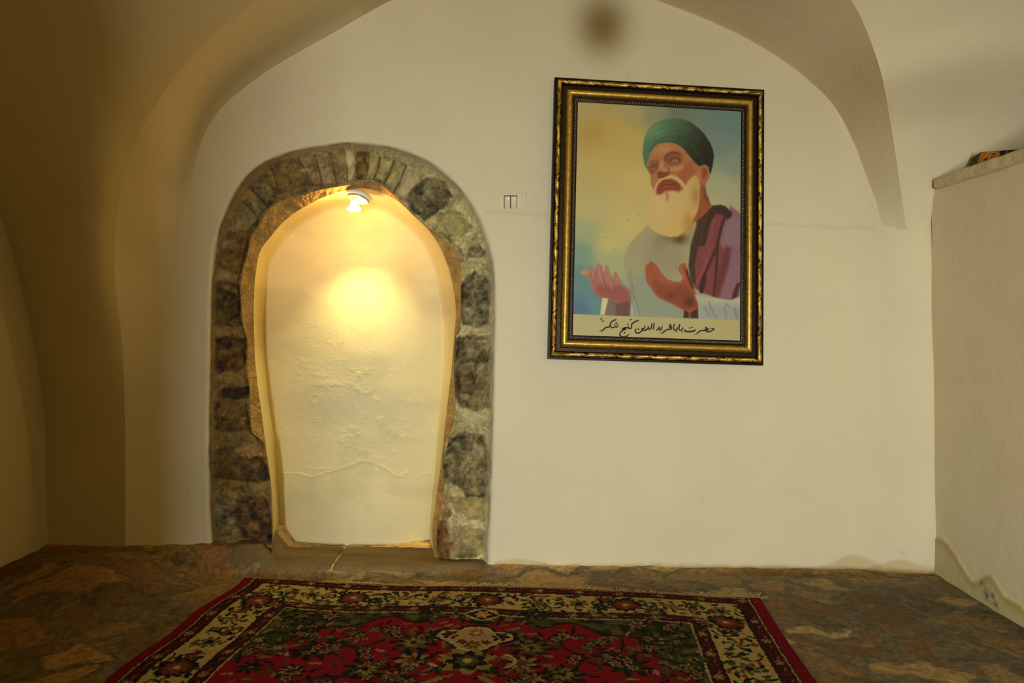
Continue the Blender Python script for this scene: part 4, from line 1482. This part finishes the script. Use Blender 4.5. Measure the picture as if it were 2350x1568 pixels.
    cv.line(a5([(420, 960), (470, 940), (500, 945), (580, 930)]), (78, 32, 24), 2.2, al=.85)
    # moustache
    cv.line(a5([(470, 858), (540, 838), (600, 858), (660, 905), (710, 965), (740, 1010)]), (186, 150, 94), 8, fe=1.6, taper=.35)
    cv.line(a5([(470, 862), (420, 878), (380, 915), (350, 970), (335, 1030)]), (184, 148, 96), 5, fe=1.4, taper=.3)
    # hands: left of the print
    cv.poly(a2([(655, 800), (905, 800), (895, 985), (645, 980)]), (104, 88, 80), fe=1.5)
    cv.poly(a2([(760, 800), (900, 790), (890, 985), (750, 985)]), (96, 62, 52), fe=2.5)
    cv.poly(a2([(398, 528), (440, 512), (485, 530), (505, 480), (530, 485), (548, 560), (556, 470), (585, 452), (615, 480), (640, 560), (650, 475), (675, 480), (700, 560), (722, 650), (738, 545), (765, 548), (795, 610), (815, 685), (855, 688), (890, 730), (905, 850), (890, 830), (760, 850), (690, 810), (560, 780), (510, 690), (480, 600), (430, 575)]), (150, 98, 80), fe=1.8)
    cv.poly(a2([(540, 700), (620, 640), (700, 690), (800, 660), (890, 740), (900, 840), (760, 845), (680, 810), (560, 775)]), (132, 66, 54), fe=8, al=.8)
    cv.blob(1240 + 440 / 4.352, 500 + 545 / 4.352, 8, 5, (184, 130, 88), .9)
    for l in ([(548, 540), (560, 640), (600, 740)], [(620, 560), (640, 660), (690, 750)], [(500, 560), (540, 680)], [(710, 580), (730, 680), (770, 760)]):
        cv.line(a2(l), (112, 60, 56), 1.8, fe=1, al=.75)
    for l in ([(580, 470), (595, 580), (630, 690)], [(665, 500), (690, 600), (730, 720)], [(755, 570), (780, 680)], [(515, 500), (525, 600)]):
        cv.line(a2(l), (176, 116, 96), 2.4, fe=1.4, al=.6)
    cv.poly(a2([(618, 800), (680, 808), (640, 970), (598, 968)]), (188, 174, 118), fe=1.3)
    # right hand
    cv.poly(a2([(1435, 900), (1580, 840), (1585, 1005), (1430, 1000)]), (60, 34, 28), fe=1.5)
    cv.poly(a2([(1480, 930), (1500, 930), (1505, 1000), (1480, 1000)]), (104, 76, 74), fe=1.5)
    cv.poly(a2([(1045, 520), (1055, 470), (1085, 460), (1100, 430), (1140, 455), (1170, 490), (1210, 550), (1260, 610), (1340, 640), (1400, 640), (1425, 600), (1380, 520), (1395, 465), (1440, 450), (1470, 500), (1480, 580), (1530, 680), (1560, 780), (1575, 900), (1500, 950), (1420, 915), (1300, 850), (1180, 800), (1110, 710), (1058, 640)]), (146, 74, 42), fe=1.6)
    cv.poly(a2([(1120, 620), (1300, 680), (1450, 660), (1540, 780), (1560, 900), (1430, 910), (1250, 820), (1140, 740)]), (116, 56, 32), fe=8, al=.75)
    cv.blob(1240 + 1300 / 4.352, 500 + 780 / 4.352, 9, 6, (74, 42, 24), .6)
    cv.blob(1240 + 1490 / 4.352, 500 + 840 / 4.352, 12, 13, (64, 36, 22), .7)
    cv.line(a2([(1400, 480), (1425, 560), (1440, 600)]), (176, 92, 50), 4, al=.7)
    cv.line(a2([(1460, 530), (1490, 620), (1520, 700)]), (56, 36, 28), 6, fe=2, al=.8)
    for l in ([(1105, 450), (1120, 540), (1180, 620)], [(1080, 470), (1080, 560)]):
        cv.line(a2(l), (118, 52, 30), 1.6, al=.7)
    # white sleeve
    cv.poly(a2([(1540, 765), (1640, 790), (1780, 805), (1900, 822), (1960, 800), (2000, 780), (2000, 1040), (1580, 1010), (1575, 860)]), (158, 154, 124), fe=1.5)
    cv.poly(a2([(1600, 860), (2000, 880), (2000, 1040), (1590, 1010)]), (134, 136, 126), fe=10, al=.8)
    for l, w_ in (([(1690, 840), (1700, 900), (1760, 1010)], 5), ([(1640, 880), (1690, 1000)], 3), ([(1850, 850), (1900, 900)], 4), ([(1840, 880), (1860, 1010)], 3), ([(1940, 900), (1970, 1010)], 7)):
        cv.line(a2(l), (110, 112, 104), w_, fe=2.5, al=.7, taper=.4)
    cv.a = np.clip(cv.a, 10, 230)
    cv.blur(2)
    # caption strip along the foot of the print: paler paper
    yl = 721.0 + (X - 1318) * (736.0 - 721.0) / (1695 - 1318)
    m = sst(-0.8, 0.8, Y - yl)[..., None]
    cv.a = cv.a * (1 - m) + np.array([164, 150, 98]) * m
    # fly specks
    for x, y, r in ((1390, 545, 1.6), (1437, 535, 1.2), (1410, 573, 1.8), (1443, 505, 1.5), (1466, 494, 1.3), (1384, 330, 1.2), (1395, 439, 1.2), (1446, 581, 1.3), (1513, 764, .8)):
        cv.blob(x, y, r, r, (96, 82, 44), .7)
    return cv


FQ = dict(x=0.71171948, z=1.69197505, w=1.04945324, h=1.37160864)


def build_picture():
    lean, roll, yaw = -0.08904857, 0.03435928, 0.07290238
    ca, sa, cb, sb, cc, sc_ = math.cos(lean), math.sin(lean), math.cos(roll), math.sin(roll), math.cos(yaw), math.sin(yaw)
    Rx = np.array([[1, 0, 0], [0, ca, -sa], [0, sa, ca]])
    Ry = np.array([[cb, 0, sb], [0, 1, 0], [-sb, 0, cb]])
    Rz = np.array([[cc, -sc_, 0], [sc_, cc, 0], [0, 0, 1]])
    M = Rz @ Rx @ Ry
    from mathutils import Matrix
    root = empty('framed_picture', (FQ['x'], 3.33, FQ['z']), Matrix(M.tolist()).to_euler())
    tag(root, 'ornate gold framed portrait of a bearded man in a green turban, on the plaster wall', 'picture')
    w2, h2 = FQ['w'] / 2, FQ['h'] / 2
    GOLD, DKG, BLK = np.array([0.85, 0.52, 0.09]), np.array([0.16, 0.085, 0.02]), np.array([0.022, 0.014, 0.008])

    def moulding(name, d0, d1, m, hfun, cfun, label=None, ds=0.0022):
        mb = MB()
        for side in range(4):
            L = (w2 if side % 2 == 0 else h2)
            T = (h2 if side % 2 == 0 else w2)
            n = int(2 * L / ds)
            d = np.linspace(d0, d1, m)[None, :]
            u = np.linspace(-1, 1, n)[:, None]
            s = u * (L - d)
            r = (T - d) + 0 * u
            hh = hfun(s, d)
            P = np.zeros((n, m, 3))
            if side == 0:
                P[..., 0], P[..., 2] = s, r
            elif side == 1:
                P[..., 0], P[..., 2] = r, -s
            elif side == 2:
                P[..., 0], P[..., 2] = -s, -r
            else:
                P[..., 0], P[..., 2] = -r, s
            P[..., 1] = -hh
            mb.v.append(P.reshape(-1, 3))
            mb.f.append(grid_faces(n, m, base=mb.n))
            mb.c.append(cfun(s, d, hh).reshape(-1, 3))
            mb.n += n * m
        V = np.vstack(mb.v)
        Fa = np.vstack(mb.f)
        o = mesh_obj(name, V, Fa, m_gilt, root, np.vstack(mb.c))
        if label:
            o['label'] = label
        return o

    # outer carved band ------------------------------------------------
    def h_out(s, d):
        q = np.clip((d - 0.010) / 0.0275, -1, 2)
        ph = (s / 0.166) % 1.0
        t = np.clip(q, 0, 1)
        base = 0.004 + 0.010 * np.sin(np.pi * t) ** 0.7
        cen = 0.5 + 0.10 * np.sin(2 * np.pi * ph)
        wd = 0.50 + 0.10 * np.cos(2 * np.pi * ph + 1)
        leaf = np.clip(1 - ((t - cen) / wd) ** 2, 0, 1) ** 0.6
        veins = 0.5 + 0.5 * np.cos(2 * np.pi * (s / 0.0075 + 2.2 * t * np.sign(np.cos(2 * np.pi * ph))))
        seam = np.exp(-((((ph - 0.22 - 0.16 * (t - .5)) + .5) % 1 - .5) / 0.016) ** 2)
        ova = np.exp(-(((ph - 0.06) / 0.065) ** 2 + ((t - 0.85) / 0.22) ** 2))
        curl = np.exp(-(((ph - 0.62) / 0.05) ** 2 + ((t - 0.3) / 0.25) ** 2))
        h = base + 0.007 * leaf - 0.0012 * veins * leaf - 0.006 * seam + 0.003 * curl * (0.5 + 0.5 * np.cos(2 * np.pi * s / 0.006) * np.cos(2 * np.pi * t * 4)) - 0.006 * ova
        lip = np.where(q <= 0, 0.006, 0)
        return np.where((q > 0) & (q < 1), h, np.where(q <= 0, 0.0045, 0.003)) + lip * 0

    def c_out(s, d, hh):
        k = sst(0.0125, 0.0185, hh)[..., None]
        n = fbm(s * 90, d * 300, 7, 3)[..., None]
        t = np.clip((d - 0.010) / 0.0275, 0, 1)
        ph = (s / 0.166) % 1.0
        pat = sst(0.30, 0.62, fbm(s * 34, t * 2.6 + s * 12, 27, 3))                     # patina left in the carving
        dk = np.exp(-(((ph - 0.72) / 0.11) ** 2 + ((t - 0.35) / 0.45) ** 2)) * 0.7 + 0.9 * np.exp(-(((ph - 0.06) / 0.07) ** 2 + ((t - 0.85) / 0.25) ** 2))
        vein = 0.5 + 0.5 * np.cos(2 * np.pi * (s / 0.0075 + 2.2 * t * np.sign(np.cos(2 * np.pi * ph))))
        g = GOLD * ((0.35 + 0.8 * pat) * (1 - np.clip(dk, 0, .95)) * (0.75 + 0.45 * vein))[..., None] * (0.6 + 0.8 * n)
        return BLK * (1 - k) + g * k

    moulding('outer_moulding', 0.0, 0.0385, 36, h_out, c_out, 'outer frame band carved with gold leaves', 0.0016)

    # dark channel and broad gold cove ---------------------------------
    def h_cove(s, d):
        q = (d - 0.0385) / 0.0575
        hg = 0.003 + 0 * q
        t = np.clip((q - 0.28) / 0.72, 0, 1)
        return hg + 0.020 * np.sin(np.pi * t) ** 0.75 + 0 * s

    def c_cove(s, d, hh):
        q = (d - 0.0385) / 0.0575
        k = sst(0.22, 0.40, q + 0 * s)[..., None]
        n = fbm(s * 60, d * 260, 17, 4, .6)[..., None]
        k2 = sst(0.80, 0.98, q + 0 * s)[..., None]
        core = (0.35 + 0.65 * np.exp(-((q - 0.64) / 0.17) ** 2) + 0 * s)[..., None]  # painted highlight: bright centre and darker edges put into the gold
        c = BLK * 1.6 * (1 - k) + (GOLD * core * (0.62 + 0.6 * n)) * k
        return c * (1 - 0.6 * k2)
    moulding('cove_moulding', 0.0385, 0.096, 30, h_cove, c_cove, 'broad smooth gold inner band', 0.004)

    # small beaded edge -------------------------------------------------
    def h_bead(s, d):
        q = (d - 0.096) / 0.021
        b1 = np.clip(np.cos(2 * np.pi * s / 0.0115), 0, 1) * np.exp(-((q - 0.42) / 0.18) ** 2)
        b2 = np.clip(np.cos(2 * np.pi * (s / 0.0115 + .5)), 0, 1) * np.exp(-((q - 0.65) / 0.12) ** 2)
        return 0.004 + 0.0035 * b1 + 0.0025 * b2 + 0.001 * (q < .12) - 0.002 * (q > .85)

    def c_bead(s, d, hh):
        k = sst(0.0052, 0.0072, hh)[..., None]
        return BLK * 1.2 * (1 - k) + np.array([0.62, 0.50, 0.30]) * k
    moulding('bead_moulding', 0.096, 0.117, 16, h_bead, c_bead, 'thin dark beaded edge', 0.0016)

    # frame body / backing ----------------------------------------------
    mb = MB()
    mb.box((-w2, 0.0, -h2), (w2, 0.032, h2))
    for sgn in (0, 1, 2, 3):
        pass
    # rim that joins the mouldings to the body
    t_ = 0.0045
    mb.box((-w2, -t_, -h2), (-w2 + .002, 0.001, h2))
    mb.box((w2 - .002, -t_, -h2), (w2, 0.001, h2))
    mb.box((-w2, -t_, h2 - .002), (w2, 0.001, h2))
    mb.box((-w2, -t_, -h2), (w2, 0.001, -h2 + .002))
    back = mb.build('frame_body', attr_mat('black_frame_wood', 0.5, tint=(0.03, 0.02, 0.012), spec=0.4), root)

    # print --------------------------------------------------------------
    cv = paint_portrait()
    iw, ih = w2 - 0.1165, h2 - 0.1165
    n, m = 660, 480
    zz, xx = np.meshgrid(np.linspace(ih, -ih, n), np.linspace(-iw, iw, m), indexing='ij')
    Lc = np.stack([xx, np.full(xx.shape, -0.0018), zz], -1)
    Pw = Lc @ M.T + np.array([FQ['x'], 3.33, FQ['z']])
    px, py = proj(Pw)
    il = np.array([0.735, 0.715, 0.69])
    c = np.clip(lin(cv.sample(px, py)) / il, 0.006, 0.95)
    pr = grid_obj('portrait_print', Lc, m_print, root, col=c, flip=True)
    pr['label'] = 'printed portrait with hands raised in prayer'

    # calligraphy ----------------------------------------------------------
    def A_(l):
        return [(1370 + x / 16.786, 720 + y / 16.786) for x, y in l]

    def B_(l):
        return [(1500 + x / 15.667, 720 + y / 15.667) for x, y in l]

    def to_local(pts):
        pts = np.asarray(pts, float)
        dx, dy, dz = ray(pts[:, 0], pts[:, 1])
        D = np.stack([dx, dy, dz], -1)
        o0 = np.array([0, 0, CAMZ]) - np.array([FQ['x'], 3.33, FQ['z']])
        nl = M[:, 1]
        tt = (-0.0026 - o0 @ nl) / (D @ nl)
        Q = o0 + D * tt[:, None]
        Q = Q @ M
        return Q[:, 0], Q[:, 2]
    mb = MB()

    def stroke(pts, wd=2.4, t0=.45, t1=.45):
        q = smooth_path(pts, 40) if len(pts) > 2 else np.linspace(pts[0], pts[1], 12)
        lx, lz = to_local(q)
        tx, tz = np.gradient(lx), np.gradient(lz)
        nn = np.hypot(tx, tz) + 1e-9
        s = np.linspace(0, 1, len(lx))
        hw = wd * 1.22 * 0.00213 * 0.5 * np.minimum(1, np.minimum(t0 + s * 5, t1 + (1 - s) * 5))
        a = np.stack([lx - tz / nn * hw, np.full(len(lx), -0.0026), lz + tx / nn * hw], -1)
        b2 = np.stack([lx + tz / nn * hw, np.full(len(lx), -0.0026), lz - tx / nn * hw], -1)
        mb.grid(np.stack([a, b2], 1))

    def dot(p, r=2.6):
        x, y = p
        lx, lz = to_local([(x - r, y), (x, y - r * .8), (x + r, y), (x, y + r * .8)])
        mb.add(np.stack([lx, np.full(4, -0.0026), lz], -1), [(0, 1, 2, 3)])
    stroke(A_([(80, 682), (190, 660), (280, 590), (350, 532), (430, 530), (490, 490), (518, 400), (545, 340), (620, 282), (700, 245), (755, 215)]), 2.6, .2, .6)
    stroke(A_([(518, 420), (530, 500), (590, 542), (680, 520), (722, 498), (745, 522), (790, 505), (828, 468)]), 2.4)
    for p in ((740, 350), (692, 432), (790, 415)):
        dot(A_([p])[0], 2.7)
    stroke(A_([(140, 180), (200, 190), (160, 215), (125, 248)]), 1.4)
    stroke(A_([(180, 308), (282, 264)]), 1.9)
    stroke(A_([(1265, 256), (1355, 212)]), 1.9)
    stroke(A_([(1622, 250), (1500, 300), (1400, 350), (1345, 400), (1332, 480), (1322, 550), (1280, 578), (1200, 550), (1120, 545), (1040, 550), (950, 610)]), 2.6, .6, .3)
    stroke(A_([(1190, 552), (1205, 520), (1225, 478)]), 1.8)
    stroke(A_([(960, 600), (1040, 592), (1122, 600), (1000, 640), (920, 710), (885, 780), (888, 845), (950, 888), (1060, 898), (1160, 862), (1250, 775)]), 2.6, .8, .3)
    stroke(A_([(990, 590), (1060, 560), (1110, 590)]), 2.8)
    dot(A_([(1195, 415)])[0], 2.8)
    dot(A_([(1060, 740)])[0], 2.8)
    stroke(A_([(2208, 345), (2190, 480), (2160, 615)]), 2.4)
    stroke(A_([(2130, 358), (2112, 450), (2092, 540), (2055, 592), (1985, 592), (1950, 570)]), 2.5)
    stroke(A_([(1992, 480), (1970, 545), (1925, 600), (1860, 640), (1780, 650)]), 2.6)
    stroke(A_([(1862, 462), (1835, 530), (1805, 590), (1740, 560), (1725, 545)]), 2.3)
    stroke(A_([(1722, 545), (1742, 600), (1715, 670), (1650, 730), (1550, 750), (1488, 710), (1480, 640), (1512, 572)]), 2.7)
    dot(A_([(1600, 600)])[0], 2.7)
    dot(A_([(1770, 655)])[0], 2.2)
    dot(A_([(1835, 650)])[0], 2.2)
    stroke(B_([(75, 590), (150, 572), (185, 520), (210, 455)]), 2.4, .3, .6)
    stroke(B_([(180, 525), (232, 562), (285, 530), (312, 458)]), 2.3)
    dot(B_([(232, 620)])[0], 2.2)
    dot(B_([(308, 602)])[0], 2.2)
    stroke(B_([(240, 720), (330, 690), (420, 612), (500, 570), (590, 572), (642, 530), (632, 462), (600, 430), (572, 470), (592, 512), (640, 500)]), 2.5, .2, .6)
    dot(B_([(600, 392)])[0], 2.8)
    stroke(B_([(752, 362), (725, 450), (715, 530), (745, 592), (800, 590), (842, 550), (866, 478)]), 2.5)
    dot(B_([(830, 642)])[0], 2.4)
    stroke(B_([(945, 365), (925, 450), (912, 530), (940, 594), (1000, 592), (1038, 550), (1060, 488)]), 2.5)
    dot(B_([(1020, 656)])[0], 2.4)
    stroke(B_([(1132, 555), (1125, 612), (1180, 646), (1300, 648), (1420, 632), (1482, 602), (1525, 558)]), 3.0, .4, .3)
    dot(B_([(1298, 518)])[0], 2.4)
    dot(B_([(1378, 497)])[0], 2.4)
    stroke(B_([(1440, 768), (1530, 740), (1610, 672), (1690, 612), (1780, 612), (1850, 572), (1920, 545), (1980, 548), (1950, 592), (1862, 600), (1900, 642), (2000, 652), (2090, 612), (2180, 552), (2090, 525), (2028, 545)]), 2.4, .2, .5)
    dot(B_([(1880, 496)])[0], 2.8)
    cap = mb.build('caption_lettering', m_ink, pr)
    cap['label'] = 'black handwritten calligraphy caption'


build_picture()


# ------------------------------------------------------------------ light switch
def build_switch():
    c0 = W(1171, 463)
    root = empty('light_switch', tuple(c0))
    tag(root, 'small double rocker light switch plastered into the wall between the doorway and the picture', 'switch')
    s = 0.00214

    def X(px):
        return (px - 1171) * s

    def Z(py):
        return (463 - py) * s
    # low raised bed of plaster around the switch
    n = 60
    u, v = np.meshgrid(np.linspace(-1, 1, n), np.linspace(-1, 1, n))
    wx, wz = X(1210), -Z(484)
    ex = sst(1.0, 0.90, np.maximum(abs(u), abs(v)) + 0.03 * (fbm(u * 4, v * 4, 5, 3) - .5))
    P = np.stack([u * wx, -0.0055 * ex + 0.006, v * wz], -1)
    col = np.zeros(P.shape) + PLASTER * 0.985
    bed = grid_obj('plaster_bed', P, m_wall, root, col=col)
    mb = MB()
    mb.box((X(1146), -0.0045, Z(481)), (X(1198), 0.002, Z(448)))
    pl = mb.build('switch_plate', m_plastic, root)
    bevel(pl, 0.0015)
    mb = MB()
    mb.box((X(1156.3), -0.0049, Z(479.4)), (X(1187.2), -0.0040, Z(449.2)))
    mb.build('switch_recess', m_dark, root)
    for a, b_ in ((1157.8, 1170.6), (1172.9, 1185.8)):
        mb = MB()
        x0, x1, z0, z1 = X(a), X(b_), Z(479.8), Z(451.2)
        zm = (z0 + z1) / 2
        V = [(x0, -.0042, z0), (x1, -.0042, z0), (x1, -.0042, z1), (x0, -.0042, z1), (x0, -.0088, z0), (x1, -.0088, z0), (x1, -.0062, zm), (x0, -.0062, zm), (x1, -.0066, z1), (x0, -.0066, z1)]
        mb.add(V, [(4, 5, 6, 7), (7, 6, 8, 9), (0, 1, 5, 4), (9, 8, 2, 3), (0, 4, 7, 9, 3), (1, 2, 8, 6, 5)])
        r = mb.build('rocker', m_plastic, root)
        mb = MB()
        cx_ = x0 + (x1 - x0) * .68
        k = np.linspace(0, 2 * np.pi, 12, endpoint=False)
        mb.add([(cx_ + .0018 * math.cos(t), -.0078, Z(457) + .0022 * math.sin(t)) for t in k] + [(cx_ + .0018 * math.cos(t), -.0060, Z(457) + .0022 * math.sin(t)) for t in k],
               [tuple(range(12))] + [(i, (i + 1) % 12, 12 + (i + 1) % 12, 12 + i) for i in range(12)])
        mb.build('indicator_light', m_indic, r)


build_switch()


# ------------------------------------------------------------------ spot lamp under the head of the doorway
def build_lamp():
    base = W(824, 452, 0.085)
    root = empty('ceiling_lamp', tuple(base))
    tag(root, 'small lit reflector bulb on a round base under the top of the stone doorway arch', 'lamp')
    tilt = (R(-15), R(13), 0)
    mb = MB()
    mb.lathe([(0.0, 0.012), (0.058, 0.012), (0.064, 0.006), (0.065, -0.002), (0.060, -0.007), (0.048, -0.009), (0.0, -0.010)], 48, cap=False)
    o = mb.build('base_plate', m_white, root, smooth=True)
    o.rotation_euler = tilt
    mb = MB()
    mb.lathe([(0.050, -0.008), (0.055, -0.013), (0.050, -0.018), (0.043, -0.016), (0.042, -0.009)], 48, cap=False)
    o = mb.build('rim_ring', m_brass, root, smooth=True)
    o.rotation_euler = tilt
    mb = MB()
    mb.lathe([(0.0, 0.0), (0.018, -0.002), (0.019, -0.018), (0.016, -0.022), (0.0, -0.022)], 24, cap=False)
    o = mb.build('socket', m_white, root, smooth=True)
    o.location = (-0.020, -0.004, -0.004)
    mb = MB()
    mb.lathe([(0.0, 0.0), (0.013, -0.002), (0.014, -0.016), (0.018, -0.026), (0.026, -0.038), (0.034, -0.050), (0.035, -0.053), (0.028, -0.0565), (0.0, -0.058)], 36, cap=False)
    o = mb.build('bulb', m_glow, root, smooth=True)
    o.location = (-0.024, -0.004, -0.012)
    d = bpy.data.lights.new('bulb_beam', 'SPOT')
    d.energy = 24
    d.color = (1.0, 0.86, 0.42)
    d.spot_size = R(88)
    d.spot_blend = 1.0
    d.shadow_soft_size = 0.03
    l = bpy.data.objects.new('bulb_beam', d)
    l.parent = root
    l.location = (-0.024, -0.004, -0.085)
    l.rotation_euler = (R(4), 0, 0)
    C.objects.link(l)


build_lamp()
